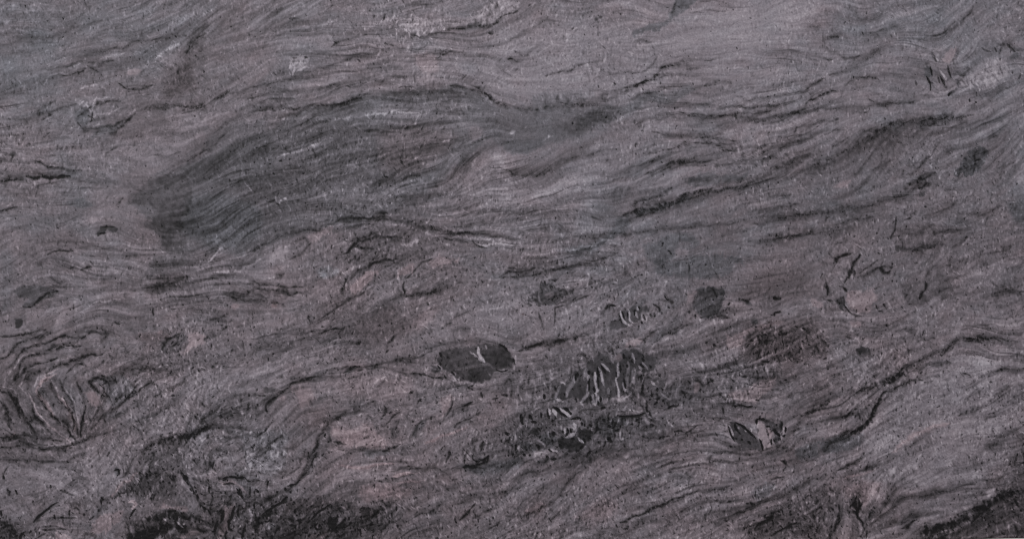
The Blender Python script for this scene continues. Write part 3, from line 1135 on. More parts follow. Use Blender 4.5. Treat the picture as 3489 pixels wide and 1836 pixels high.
b 24 30: 2240,1060
b 22 20: 1660,730 1740,730
d 32 40: 1840,780 1830,830 1800,880
d 32 40: 1530,1000 1580,950
@W
p - -25 -.2 10 dark_clast: 460,480 560,470 640,430 800,510 920,620 1050,740 1160,860 1280,930 1330,1040 1350,1150 1200,1110 1000,1080 860,1090 740,1000 620,900 540,780 500,660 460,580
p - 24 .8 10 pale_vein: 1200,430 1290,430 1390,490 1440,600 1480,720 1500,850 1560,930 1590,1050 1480,1110 1370,1130 1340,1010 1280,880 1240,740 1210,560
p - 13 0 10 pale_fragment: 960,490 1060,470 1190,500 1220,680 1250,850 1160,800 1050,700 1020,600
p - 16 1.2 8 pink_fragment: 1470,630 1570,650 1600,740 1580,830 1530,840 1490,740
p r -23 -.3 10 dark_clast: 1270,370 1400,330 1550,400 1700,480 1800,420 1850,600 1820,760 1820,900 1740,950 1660,900 1620,760 1600,640 1500,580 1430,560 1380,450
d 44 60: 640,440 740,490 840,550 920,640 1010,710 1100,800 1170,880
d 44 56: 1270,890 1310,1000 1350,1110 1350,1160
d 38 50: 460,520 490,610 530,760 590,860 620,920
l 40 30: 490,520 530,620 570,720 590,800
d 40 50: 640,460 650,560 700,660 770,740
d 40 50: 660,850 690,880
d 40 50: 800,870 830,900
d 40 50: 970,930 1040,1010
l 36 22: 720,560 740,620
l 36 22: 890,640 920,680
d 42 54: 1190,500 1190,400 1230,360
d 44 54: 1280,310 1280,370 1400,360
d 44 56: 1640,600 1690,700 1760,750 1800,800
d 44 56: 1770,900 1810,870
d 40 54: 1830,440 1840,580 1820,690
d 40 56: 1940,570 1930,690
d 42 54: 1870,810 1930,780
d 42 54: 1440,560 1530,540
d 32 36: 1460,630 1490,720 1510,800
d 42 56: 1570,880 1590,1020
d 38 54: 1640,880 1650,960
l 36 24: 1040,590 1060,680
l 34 20: 1610,880 1620,980
l 40 16: 1900,560 1890,700 1840,800 1830,900
p - 10 .2 12 pale_fragment: 340,560 440,540 480,700 560,860 660,980 720,1050 640,1040 500,960 400,820
p - -42 0 8 dark_clast: 1850,1090 1920,1080 2000,1070 2000,1110 1930,1130 1860,1120
d 40 46: 500,1040 560,1080
d 42 46: 980,50 1100,30
d 42 46: 620,50 670,50
p r -24 0 12 dark_fragment: 20,480 100,440 200,380 270,320 250,400 150,450 40,510
@C3
p - 9 1.3 20 pink_lens: 1650,290 1830,180 1880,140 1990,150 2030,220 1968,280 1850,330 1700,330
d 14 34: 1650,280 1640,330
d 14 32: 1690,375 1760,372 1830,375
p - 14 1.2 8 pink_fragment: 1390,200 1430,180 1430,230 1390,270
d 20 30: 1180,400 1230,370 1270,365
l 14 12: 1170,420 1240,340
d 14 24: 990,550 1040,510 1090,500
d 14 26: 1000,590 1080,590
p r -8 -.2 24 -: 1180,230 1320,180 1420,260 1360,330 1200,360
d 20 12: 1000,620 1200,580 1450,560
d 20 14: 1590,640 1680,670 1760,690
d 16 20: 0,1195 120,1190 200,1170 260,1120 340,1060 400,1030 440,970 510,890 560,850
p - 0 1.3 16 -: 120,1150 250,1080 270,1110 220,1160 140,1180
d 16 18: 300,1200 380,1170 460,1120
d 22 40: 830,1230 950,1190 1040,1150 1120,1110 1220,1070 1320,1030 1400,1000
d 20 18: 1400,1000 1520,985 1650,970
d 22 34: 870,1280 910,1270
d 30 14: 640,1320 760,1280 900,1240
d 24 14: 1470,770 1560,720 1680,700 1820,730
d 20 14: 1450,800 1600,790 1720,790
d 20 12: 1200,900 1350,890 1400,850
b 26 22: 890,745
b 26 20: 1945,1035
b -40 12: 650,1115 240,1015 1560,1070 1640,1075
p - -8 .6 30 -: 860,940 960,920 1060,960 1000,1000 900,990
p - 3 1.2 40 -: 480,1200 620,1100 760,1060 830,1110 760,1200 600,1230
p r -13 -.6 16 -: 1820,1010 1860,980 1968,960 1968,1010 1880,1060
d 16 36: 1790,1090 1830,1085
p r -16 .5 24 olive_band: 1740,1380 1820,1240 1968,1170 2020,1200 1968,1290 1850,1380
d 16 40: 1830,1280 1880,1240 1960,1190
l 40 8: 0,1040 150,970 300,900 380,880
d 16 14: 0,920 100,890 250,860
@C4
d 24 56: 940,270 900,295 870,340 850,400 820,460 790,500 740,545 680,555
d 30 26: 590,590 650,560 740,530
d 16 26: 960,270 1040,210 1130,190 1220,180
d 16 28: 960,185 1020,150 1070,120
d 20 16: 1100,130 1200,80 1300,50 1420,50
d 16 22: 850,150 890,110
d 14 22: 700,280 780,240 830,220
d 16 26: 310,460 340,430 420,395 500,350
d 20 20: 210,300 240,270
d 16 22: 250,590 290,520 320,460
d 20 14: 320,270 450,230 600,200
p r -17 .1 8 dark_fragment: 610,455 680,395 800,380 790,440 740,450 700,430 640,460
d 14 42: 615,455 680,405
d 12 38: 735,430 745,460
p - -13 -.8 20 grey_band: 430,650 550,590 700,570 800,580 760,640 600,700 480,720
p - -8 -.8 20 -: 260,680 420,650 420,750 300,760
d 14 36: 160,770 190,790 185,820 165,860
d 14 32: 80,920 130,910 180,895
p r -20 .3 12 dark_lens: 750,800 850,810 890,780 860,830 780,840
d 14 26: 590,850 680,800 780,740 860,700
l 14 10 1: 640,910 740,880 830,850 870,840
d 14 14: 250,850 340,820
d 20 12: 1130,650 1210,600 1280,560
l 40 8 1.3: 980,700 1100,620 1250,540 1400,490
d 16 40: 1520,110 1560,135
d 24 16: 1540,320 1590,280 1640,240
d 20 16: 1740,300 1800,250 1870,210
d 24 18: 1480,440 1560,410 1650,380
d 16 14: 1660,480 1760,430
d 30 14: 1750,100 1968,80
p - -8 .1 20 -: 1780,330 1900,240 1990,200 1990,280 1850,370
p r -19 .4 40 dark_corner: 1840,770 1900,700 1990,600 2200,600 2200,1500 1220,1500 1220,1260 1300,1240 1420,1250 1500,1200 1620,1120 1750,1030 1840,950 1890,850
p r -27 .1 16 dark_band: 1480,1210 1600,1130 1720,1060 1830,990 1900,1000 1760,1100 1640,1170 1500,1260 1420,1290 1320,1340 1250,1340 1230,1250 1300,1270 1400,1240
p r -30 0 12 dark_fragment: 1300,1380 1320,1330 1350,1310 1420,1280 1440,1290 1400,1330 1340,1380
d 20 46: 1240,1260 1245,1320
p - 26 .3 6 pale_fragment: 1680,1000 1740,980 1750,1010 1700,1040
b 10 20: 1400,885
b -48 8: 1690,926 1455,1195 1435,1228
d 18 52: 715,1040 710,1110 730,1180 750,1220 765,1270
d 14 34: 800,1290 795,1340
p r -26 .1 8 dark_fragment: 810,1140 850,1140 840,1200 815,1210
l 10 12: 630,980 625,1060
p - 6 1.3 24 pink_lens: 620,960 760,920 880,950 860,1040 780,1100 720,1050 640,1060
d 24 32: 600,1100 600,1160 580,1220 570,1290
p r -20 .5 24 olive_band: 330,1290 450,1260 560,1270 580,1310 460,1400 340,1400
p r -20 .4 20 olive_band: 0,1180 100,1130 240,1050 220,1100 100,1180 20,1230
d 20 34: 80,1350 180,1290 280,1240
d 16 32: 20,1210 90,1170
p - -13 .2 16 -: 1130,1140 1200,1150 1180,1220 1100,1180
d 16 36: 1060,1280 1120,1250 1180,1220
d 24 14: 900,1260 1050,1230 1200,1200
p - 5 0 40 -: 1300,1000 1500,900 1650,880 1650,980 1500,1150 1350,1180 1150,1150
@F
p - 0 .7 20 -: 960,330 1080,310 1130,350 1080,420 980,430
l 5 10: 1090,925 1130,950 1190,968 1250,957 1300,932
d 5 14: 1040,940 1110,955 1180,978 1260,968 1330,940
d 5 14: 1060,888 1110,866 1200,853 1290,866 1340,880
@O
p - -5 0 20 -: 1450,300 1850,280 2050,450 2080,750 1900,850 1650,800 1480,600
p - -6 0 20 -: 1100,900 1400,850 1600,1000 1550,1140 1250,1200 1050,1150
l 70 8: 700,900 1000,850 1200,800 1500,750 1640,850
@C3
d 14 40: 700,60 730,120
d 14 40: 1010,180 1010,240
d 14 38: 1040,330 1060,400
d 12 38: 1090,340 1120,300
d 14 38: 1300,250 1340,300
d 12 36: 1330,170 1350,200
d 16 38: 1480,200 1520,170
d 14 40: 1590,270 1640,330
d 14 36: 1670,180 1690,200
d 12 36: 1740,150 1780,150
l 14 24: 1560,220 1600,170
l 12 24: 1630,270 1655,330
d 14 40: 1860,320 1890,330
d 14 36: 740,620 760,600
d 14 38: 860,640 870,670
d 14 36: 1060,480 1100,500
d 14 38: 960,470 1000,450
d 12 36: 800,560 830,540
l 14 20: 830,390 960,400 1020,390
l 12 20: 1060,440 1130,400
l 12 18: 1190,480 1230,520
d 14 32: 1240,560 1330,545 1420,520
d 14 30: 1100,620 1200,600
l 12 16: 840,610 900,590
d 12 38: 100,430 95,480
d 12 38: 60,660 55,700
d 14 38: 100,730 130,740
d 12 34: 170,440 190,490
d 14 34: 220,540 250,560
l 14 24: 200,720 260,700 300,730
l 12 20: 320,700 400,720
@C2
d 12 34: 1620,240 1650,210
d 12 34: 1700,260 1720,300
d 14 36: 1790,330 1830,310
d 12 34: 1870,280 1910,270
d 14 34: 1590,360 1640,320
d 14 34: 1500,520 1560,480 1640,440
d 12 32: 1660,420 1700,400
d 12 34: 1870,560 1905,585
l 12 18: 1690,300 1740,330
d 12 34: 1230,350 1265,325
d 12 32: 1170,275 1200,265
@U
l 20 22: 400,600 420,660
l 20 22: 640,620 660,700
l 22 22: 780,640 800,690
d 18 40: 320,540 340,570
d 18 38: 410,590 450,580
d 18 40: 1700,870 1740,880
d 18 40: 1780,860 1820,880
d 18 38: 2100,760 2160,790
d 18 40: 1500,960 1540,990
d 18 40: 1400,960 1430,1000
d 18 40: 2200,1040 2230,1060
d 18 38: 2090,980 2120,1000
@F
l 5 16: 15,955 40,915 100,885 180,875
l 5 16: 50,970 70,935 120,912 190,900
l 5 18 .6: 95,985 110,950 150,930
l 5 16: 0,975 35,985 60,1040 75,1090
l 5 16 .6: 70,990 95,1040 140,1085 170,1105
l 5 15: 165,975 185,1020 195,1060
d 5 24: 70,1000 90,1050 130,1090
d 5 24: 40,1000 60,1050 90,1095
d 5 22: 150,960 170,1000 192,1050
d 5 22: 15,1080 60,1110 120,1120
l 5 14: 0,1115 60,1108 130,1122 200,1100
d 5 20: 280,985 250,1020 225,1060
l 5 16: 265,990 240,1030 220,1070
l 5 14: 190,285 230,255 290,245
d 5 22: 195,295 240,265 300,255
d 5 22: 200,310 215,330 260,320 330,300
l 5 16: 220,300 250,290 300,275
d 5 22: 2090,690 2110,650 2130,640
l 5 16: 2070,730 2090,690 2110,660
d 5 24: 2160,700 2200,680 2240,670
d 5 14: 2080,100 2110,85 2140,95
"""
# ---------------------------------------------------------------- read the feature list
FRAMES = {
    'F': (0, 0, 3489 / 2576.0), 'O': (1460, 1140, 340 / 2561.0), 'S': (1820, 1160, 480 / 2503.0),
    'R': (1720, 1360, 480 / 2576.0), 'W': (2420, 1380, 320 / 2411.0), 'G': (3060, 130, 429 / 2155.0),
    'L1': (0, 1600, 500 / 2576.0), 'L2': (440, 1600, 500 / 2576.0), 'L3': (900, 1600, 500 / 2576.0),
    'V': (2000, 1000, 400 / 2576.0), 'U': (2300, 960, 500 / 2421.0)}
for r, oy in zip('ABC', (0, 600, 1216)):
    for c, ox in zip('1234', (0, 860, 1730, 2589)):
        FRAMES[r + c] = (ox, oy, 900 / 1968.0)

feats = []
for line in FEATURES.strip().splitlines():
    line = line.strip()
    if not line:
        continue
    if line[0] == '@':
        ox, oy, sc = FRAMES[line[1:]]
        continue
    head, body = line.split(':')
    h = head.split()
    pts = np.array([[float(v) for v in q.split(',')] for q in body.split()], np.float32) * sc + np.array([ox, oy], np.float32)
    f = {'k': h[0], 'pts': pts, 'fine': sc < 0.3}
    if h[0] == 'p':
        f.update(rough=(h[1] == 'r'), s=float(h[2]), hue=float(h[3]), soft=max(3.4, float(h[4]) * sc), name=h[5])
    elif h[0] == 'b':
        f.update(s=float(h[1]), r=max(3.2, float(h[2]) * sc), hue=float(h[3]) if len(h) > 3 else 0.0)
    else:
        f.update(w=max(5.2, float(h[1]) * sc), s=float(h[2]), hue=float(h[3]) if len(h) > 3 else 0.0)
    feats.append(f)

def smooth_line(p, n=6):              # Catmull-Rom through the traced points
    if len(p) < 3:
        return p
    q = np.vstack([2 * p[0] - p[1], p, 2 * p[-1] - p[-2]])
    out = []
    for i in range(1, len(q) - 2):
        for t in np.linspace(0, 1, n, endpoint=False):
            a, b, c, d = q[i - 1], q[i], q[i + 1], q[i + 2]
            out.append(0.5 * (2 * b + (c - a) * t + (2 * a - 5 * b + 4 * c - d) * t * t + (3 * b - a - 3 * c + d) * t ** 3))
    out.append(q[-2])
    return np.array(out, np.float32)

# ---------------------------------------------------------------- foliation direction over the slab
DIRS = """100,50,15 100,250,25 100,450,0 100,600,10 100,850,25 100,1150,5 300,1300,15 500,100,25 500,300,30 450,650,15
500,850,10 300,750,15 800,80,20 800,280,12 800,450,20 900,620,20 700,700,20 1000,600,10 700,900,12 600,1050,30 800,1000,15
950,1100,5 900,1200,-4 1100,50,15 1200,150,2 1100,280,0 1300,300,-15 1200,500,20 1200,600,-8 1300,700,10 1300,800,10
1300,1200,18 1500,100,20 1600,250,15 1600,350,20 1600,500,20 1700,600,10 1700,700,5 1700,850,20 1700,1150,15 1700,1250,25
2000,80,25 2000,300,5 1900,290,-3 2000,400,12 2000,550,10 2200,150,20 2300,320,-3 2300,400,40 2250,500,15 2100,650,40
2400,550,20 2400,650,25 2300,760,10 2000,850,20 2200,900,30 2250,1000,40 2400,1000,35 2400,1200,30 2550,1100,30
2000,1250,25 2000,1080,15 2500,800,15 2550,350,40 1000,1300,30 1500,1300,20 2200,1300,25"""
dp = [tuple(map(float, q.split(','))) for q in DIRS.split()]
samples = [(x * 1.3544, y * 1.3544, a, 1.0) for x, y, a in dp]
for f in feats:
    if f['k'] in 'dl':
        p = f['pts']
        seg = p[1:] - p[:-1]
        L = np.hypot(seg[:, 0], seg[:, 1])
        if L.sum() < 55:
            continue
        for i in range(len(seg)):
            a = math.degrees(math.atan2(-seg[i, 1], seg[i, 0]))
            m = (p[i] + p[i + 1]) / 2
            samples.append((m[0], m[1], a, min(2.0, L[i] / 40)))
sm = np.array(samples, np.float32)
cs = 24                               # coarse direction grid, then interpolated
cgx = np.arange(X0, X1 + cs, cs, dtype=np.float32)
cgy = np.arange(Y0, Y1 + cs, cs, dtype=np.float32)
MX, MY = np.meshgrid(cgx, cgy)
d2 = (MX[..., None] - sm[:, 0]) ** 2 + (MY[..., None] - sm[:, 1]) ** 2
wgt = sm[:, 3] / (d2 + 55.0 ** 2) ** 1.6
a2 = np.radians(2 * sm[:, 2])
C2 = (wgt * np.cos(a2)).sum(-1)
S2 = (wgt * np.sin(a2)).sum(-1)
del d2, wgt

def upsample(a):
    fi = (GX - X0) / cs; fj = (GY - Y0) / cs
    i0 = np.minimum(fi.astype(int), a.shape[1] - 2); j0 = np.minimum(fj.astype(int), a.shape[0] - 2)
    u = fi - i0; v = fj - j0
    return ((a[j0, i0] * (1 - u) + a[j0, i0 + 1] * u) * (1 - v) + (a[j0 + 1, i0] * (1 - u) + a[j0 + 1, i0 + 1] * u) * v).astype(np.float32)

nrm = np.hypot(C2, S2) + 1e-9
theta = 0.5 * np.arctan2(upsample(S2 / nrm), upsample(C2 / nrm))
SWIRLS = "230,270,70 2400,190,110 2120,700,90 150,980,110 250,1280,110 600,1200,110 1560,1000,110 2330,640,60 900,650,70 1400,1080,100 450,1030,80 2220,1250,60 2300,400,60"
swirl = np.zeros((ny, nx), np.float32)
for q in SWIRLS.split():
    a_, b_, r_ = (float(v) * 1.3544 for v in q.split(','))
    swirl += np.exp(-((GX - a_) ** 2 + (GY - b_) ** 2) / (r_ * r_))
swirl = np.clip(swirl, 0, 1)
theta = theta + np.radians(9 + 20 * swirl) * soft_noise(48) + np.radians(6 + 10 * swirl) * soft_noise(18)
ux, uy = np.cos(theta).astype(np.float32), (-np.sin(theta)).astype(np.float32)

# ---------------------------------------------------------------- grain textures of the rock
def bands(sig, steps, hp):            # laminae drawn out along the foliation
    b_ = lic(norm(blur(white(), sig)), ux, uy, steps)
    return norm(b_ - blur(b_, hp))
st_fine = bands(0.7, 14, 6)
st_mid = bands(1.25, 34, 11)
st_thin = bands(0.62, 40, 6)
st_wide = bands(3.6, 60, 34)
def lenses(sig, steps):               # small flattened lenses with thin dark seams between them
    n = lic(norm(blur(white(), sig)), ux, uy, steps)
    return norm(n - blur(n, sig * 9))
ln1, ln2, ln3 = lenses(2.1, 7), lenses(3.6, 13), lenses(1.3, 4)
def strokes(sig, steps, spread, thr):  # short ragged strokes across the foliation, isolated, not a weave
    ang = np.radians(86) + 0.35 * theta + np.radians(spread) * soft_noise(9) + np.radians(14) * soft_noise(50)
    vx, vy = np.cos(ang).astype(np.float32), (-np.sin(ang)).astype(np.float32)
    n = lic(norm(blur(white(), sig)), vx, vy, steps)
    n = norm(n - blur(n, 6))
    return norm(np.sign(n) * np.clip(np.abs(n) - thr, 0, None))
chip = norm(0.9 * strokes(0.60, 3, 22, 0.8) + 0.40 * norm(blur(white(), 0.6) - blur(white(), 2.0)))
chip2 = norm(0.85 * strokes(0.95, 5, 20, 1.0) + 0.38 * norm(blur(white(), 1.3)))
def dots(sig, steps):
    ang = np.radians(84) + np.radians(30) * soft_noise(14)
    n = lic(norm(blur(white(), sig)), np.cos(ang).astype(np.float32), (-np.sin(ang)).astype(np.float32), steps)
    return norm(n - blur(n, 5))
chip3 = strokes(1.25, 9, 24, 0.85)
pit_n = dots(0.75, 2)
fleck_n = dots(0.8, 2)
cloud = soft_noise(30)
cloud2 = soft_noise(90)
speck = norm(blur(white(), 1.5))

# ---------------------------------------------------------------- tone and hue of the minerals
BASE = [
 (60,  "100,92 400,90 700,96 1000,101 1300,104 1500,107 1750,113 1950,115 2200,106 2450,104"),
 (200, "100,93 350,91 600,95 850,100 1100,105 1300,109 1500,110 1750,110 2000,108 2200,105 2450,108"),
 (350, "80,94 300,95 550,92 800,95 1100,97 1300,100 1500,102 1750,106 2000,104 2200,98 2450,99"),
 (500, "100,95 300,98 500,95 800,96 1050,98 1250,102 1450,103 1700,100 1950,98 2200,95 2450,98"),
 (650, "100,91 300,96 550,93 800,93 1000,92 1250,95 1450,95 1700,95 1950,94 2150,95 2400,92"),
 (800, "80,91 300,92 550,90 800,90 1000,93 1200,98 1450,100 1650,98 1850,94 1950,90 2200,98 2450,99"),
 (950, "80,86 300,88 550,93 800,97 1000,95 1200,94 1400,95 1600,90 1800,90 2000,92 2250,99 2450,103"),
 (1100, "80,87 300,91 550,92 750,91 950,96 1150,92 1350,87 1550,88 1750,94 1950,95 2200,98 2450,101"),
 (1200, "80,95 300,95 500,86 680,92 900,95 1100,92 1350,93 1600,96 1850,97 2100,94 2300,101 2500,92"),
 (1310, "60,88 250,92 430,76 600,76 800,74 1000,76 1150,84 1400,92 1600,91 1800,90 2050,84 2250,86 2500,80")]
rows = []
for yv, s in BASE:
    q = np.array([[float(v) for v in t.split(',')] for t in s.split()])
    rows.append(np.interp(xs / 1.3544, q[:, 0], q[:, 1]))
rows = np.array(rows)
ry = np.array([b[0] for b in BASE])
T = np.empty((ny, nx), np.float32)
yy = ys / 1.3544
jr = np.clip(np.searchsorted(ry, yy) - 1, 0, len(ry) - 2)
tt = np.clip((yy - ry[jr]) / (ry[jr + 1] - ry[jr]), 0, 1)[:, None]
T[:] = rows[jr] * (1 - tt) + rows[jr + 1] * tt
T += 2.5 * sstep(700, 1100, GY) - 5 * np.exp(-(((GX - 150) / 300) ** 2 + ((GY - 1650) / 120) ** 2))
HUES = """100,100,-.6 400,60,-.5 450,250,.3 900,800,.4 1900,880,.5 950,1150,.7 1100,1000,.5 2150,1250,.6 2400,1250,.3 200,1000,.5
700,720,.4 1550,360,-.3 1650,640,-.4 2400,200,-.3 600,1150,-.2 1750,100,0 1300,500,.1 1300,800,.1 100,500,.1 2300,950,.2 1400,1250,.3
2300,600,.1 1800,450,.1 300,850,.3 100,750,.1 700,150,0 250,1200,.1"""
hs = np.array([[float(v) for v in q.split(',')] for q in HUES.split()], np.float32)
d2 = (MX[..., None] - hs[:, 0] * 1.3544) ** 2 + (MY[..., None] - hs[:, 1] * 1.3544) ** 2
wh = 1 / (d2 + 150.0 ** 2) ** 1.5
Hue = upsample((wh * hs[:, 2]).sum(-1) / wh.sum(-1)) + 0.15 * soft_noise(35) + 0.12 * norm(lic(norm(blur(white(), 3)), ux, uy, 16))
Hue += 0.12 * sstep(700, 1300, GY)
Rough = np.ones((ny, nx), np.float32)
Rough *= 0.86 + 0.20 * sstep(300, 1500, GY)
Rough *= 1 - 0.35 * np.exp(-(((GX - 2380) / 420) ** 2 + ((GY - 170) / 190) ** 2))
Rough *= 1 + 0.22 * np.clip(cloud2, -2, 2)
Solid = np.zeros((ny, nx), np.float32)      # even-grained dark pieces
Brec = np.zeros((ny, nx), np.float32)       # where the rock is crushed into splinters
Depth = np.zeros((ny, nx), np.float32)      # extra relief, photograph units (negative = hollow)

wxn, wyn = soft_noise(16) * 3.2 + soft_noise(6) * 1.3, soft_noise(16) * 3.2 + soft_noise(6) * 1.3
wbx, wby = soft_noise(26) * 9 + wxn, soft_noise(26) * 6 + wyn
label = np.zeros((ny, nx), np.int32)
parts = [None]

def window(x0, y0, x1, y1, pad):
    i0 = max(0, int((x0 - pad - X0) / STEP)); i1 = min(nx, int((x1 + pad - X0) / STEP) + 2)
    j0 = max(0, int((y0 - pad - Y0) / STEP)); j1 = min(ny, int((y1 + pad - Y0) / STEP) + 2)
    return slice(j0, max(j0, j1)), slice(i0, max(i0, i1))

def poly_sd(px, py, P):               # signed distance, positive inside
    best = np.full(px.shape, 1e9, np.float32)
    inside = np.zeros(px.shape, bool)
    for a, b in zip(P, np.roll(P, -1, 0)):
        ex, ey = b - a
        t = np.clip(((px - a[0]) * ex + (py - a[1]) * ey) / (ex * ex + ey * ey + 1e-9), 0, 1)
        best = np.minimum(best, (px - a[0] - t * ex) ** 2 + (py - a[1] - t * ey) ** 2)
        if a[1] != b[1]:
            c = (a[1] > py) != (b[1] > py)
            inside ^= c & (px < (b[0] - a[0]) * (py - a[1]) / (b[1] - a[1]) + a[0])
    d = np.sqrt(best)
    return np.where(inside, d, -d)

def line_d(px, py, P):                # distance to a polyline and position along it
    best = np.full(px.shape, 1e9, np.float32)
    along = np.zeros(px.shape, np.float32)
    seg = np.hypot(*(P[1:] - P[:-1]).T)
    tot = seg.sum() + 1e-9
    s0 = 0.0
    for a, b, L in zip(P[:-1], P[1:], seg):
        ex, ey = b - a
        t = np.clip(((px - a[0]) * ex + (py - a[1]) * ey) / (ex * ex + ey * ey + 1e-9), 0, 1)
        dd = (px - a[0] - t * ex) ** 2 + (py - a[1] - t * ey) ** 2
        m = dd < best
        best[m] = dd[m]
        along[m] = ((s0 + t * L) / tot)[m]
        s0 += L
    return np.sqrt(best), along, tot

def claim(name, sl, mask, order):
    if mask.sum() < 14:
        return
    under = label[sl][mask]
    par = 0
    if len(under):
        vals, cnt = np.unique(under, return_counts=True)
        if cnt.max() > 0.6 * len(under):
            par = int(vals[cnt.argmax()])
    if par and parts[par]['parent']:
        par = parts[par]['parent']
    if par and parts[par]['name'] == 'dark_seam':
        par = 0
    parts.append({'name': name, 'parent': par})
    lab = label[sl]
    lab[mask] = len(parts) - 1

# large patches first, then small ones, then seams and veins, so the small ones stay on top
def rank(f):
    if f['k'] == 'p':
        ext = f['pts'].max(0) - f['pts'].min(0)
        return (0, -float(ext[0] * ext[1]))
    return ({'d': 2, 'l': 1, 'v': 3, 'b': 4}[f['k']], 0)
feats.sort(key=rank)

for f in feats:
    P = f['pts']
    lo, hi = P.min(0), P.max(0)
    if f['k'] == 'p':
        sl = window(lo[0], lo[1], hi[0], hi[1], f['soft'] * 2 + 30)
        size = math.sqrt(max(1, (hi[0] - lo[0]) * (hi[1] - lo[1])))
        k = min(1.0, size / 140) * (0.35 if (f['soft'] < 6 and f['name'] != '-') else 1.0)
        g = GX[sl] + k * wbx[sl]; h = GY[sl] + k * wby[sl]
        Ps = smooth_line(np.vstack([P, P[:1]]), 3)[:-1]
        sd = poly_sd(g, h, Ps)
        ragged = ((4.5 if f['rough'] else 2.6) * chip2[sl] + 1.6 * speck[sl]) * min(1.0, size / 60)
        m = sstep(-f['soft'], f['soft'], sd + ragged)
        var = 1.0 + (0.20 * cloud[sl] + 0.30 * chip2[sl] + 0.16 * chip[sl] if f['rough'] else 0.14 * cloud[sl] + 0.12 * speck[sl])
        gain = (1.55 if f['fine'] else 1.25) if f['s'] < 0 else 1.35
        T[sl] += gain * f['s'] * m * np.clip(var, 0.15, 1.7)
        Hue[sl] += (f['hue'] - 0.6 * Hue[sl]) * m * 0.85
        if f['hue'] > 0.9 and f['s'] >= 0:
            T[sl] += 3.5 * m
        if f['rough']:
            Rough[sl] *= 1 + 0.40 * m
            Brec[sl] = np.maximum(Brec[sl], m)
        elif abs(f['s']) > 9 and f['soft'] < 8:
            Rough[sl] *= 1 - 0.22 * m
        Depth[sl] += (-1.0 if f['s'] < -15 else (0.7 if f['s'] > 8 else 0.0)) * m
        if f['name'] in ('dark_clast', 'pale_vein', 'tan_clast') and not f['rough']:
            Solid[sl] = np.maximum(Solid[sl], m)
        if f['name'] != '-':
            claim(f['name'], sl, sd + 0.4 * ragged > 0, 0)
    elif f['k'] == 'b':
        for c in P:
            sl = window(c[0], c[1], c[0], c[1], f['r'] * 3)
            g = GX[sl] + 0.5 * wxn[sl] - c[0]; h = GY[sl] + 0.5 * wyn[sl] - c[1]
            ca, sa = math.cos(0.35), math.sin(0.35)
            gg = (g * ca - h * sa) / 1.25; hh = (g * sa + h * ca) * 1.1
            r = np.hypot(gg, hh) + 0.16 * f['r'] * chip2[sl]
            m = 1 - sstep(0.45 * f['r'], 1.15 * f['r'], r)
            T[sl] += f['s'] * m
            Hue[sl] += f['hue'] * m
            Depth[sl] += (-2.6 if f['s'] < -30 else (1.2 if f['s'] > 15 else 0)) * m
            if f['r'] > 4.5:
                claim('dark_grain' if f['s'] < 0 else 'pale_grain', sl, r < 0.85 * f['r'], 0)
    else:
        Ps = smooth_line(P)
        w = f['w']
        sl = window(lo[0], lo[1], hi[0], hi[1], w * 3.4 + 8)
        if GX[sl].size == 0:
            continue
        kk = 0.22 if f['fine'] else (1.0 if f['k'] in 'dl' else 0.35)
        d, t, tot = line_d(GX[sl] + kk * wxn[sl], GY[sl] + kk * wyn[sl], Ps)
        taper = 0.45 + 0.55 * np.clip(np.minimum(t, 1 - t) * 5, 0, 1)
        we = (w * (0.60 if f['fine'] else 0.52) + 0.3) * taper * np.clip(1 + (0.12 if f['fine'] else 0.28) * speck[sl], 0.45, 1.7)
        m = 1 - sstep(0.55 * we, 1.35 * we, d) if (f['fine'] or f['k'] == 'v') else np.exp(-(d / we) ** 2)
        if f['k'] == 'd' and f['s'] < 29 and not f['fine']:   # weak laminae: a soft band with a broken core
            core = m * np.clip(0.55 + 0.55 * st_fine[sl] + 0.35 * cloud[sl], 0.0, 1.3)
            m = 0.62 * np.exp(-(d / (we * 2.0)) ** 2) + 0.80 * core
        if f['fine']:
            Rough[sl] *= 1 - 0.4 * np.exp(-(d / (we * 1.6)) ** 2)
        gran = np.clip(1.0 + (0.36 if f['fine'] else 0.55) * chip[sl] * (1 if f['k'] == 'd' else .7), 0.25, 1.8)
        if f['k'] == 'd':
            T[sl] -= f['s'] * (1.3 if w > 17 else 1.0) * (2.0 if f['fine'] else 1.65 + 0.2 * sstep(600, 1300, float(P[0, 1]))) * m * gran
            Depth[sl] -= (1.4 if f['s'] < 30 else 3.0) * m * min(1.0, f['s'] / 30)
            if f['s'] >= 38 and tot > 26 and w > 4.5:
                claim('dark_seam', sl, d < we * 0.85, 0)
        else:
            T[sl] += f['s'] * (2.5 if f['fine'] else 1.75) * m * gran
            Hue[sl] += f['hue'] * m
            Depth[sl] += 1.1 * m
            if f['k'] == 'v':
                claim('mineral_vein', sl, d < we * 0.8, 0)
            elif f['s'] >= 16 and tot > 30:
                claim('pale_streak', sl, d < we * 0.75, 0)

Rough = np.clip(Rough, 0.35, 1.9)
line_dark = np.clip((92 - T) / 40, 0, 1)

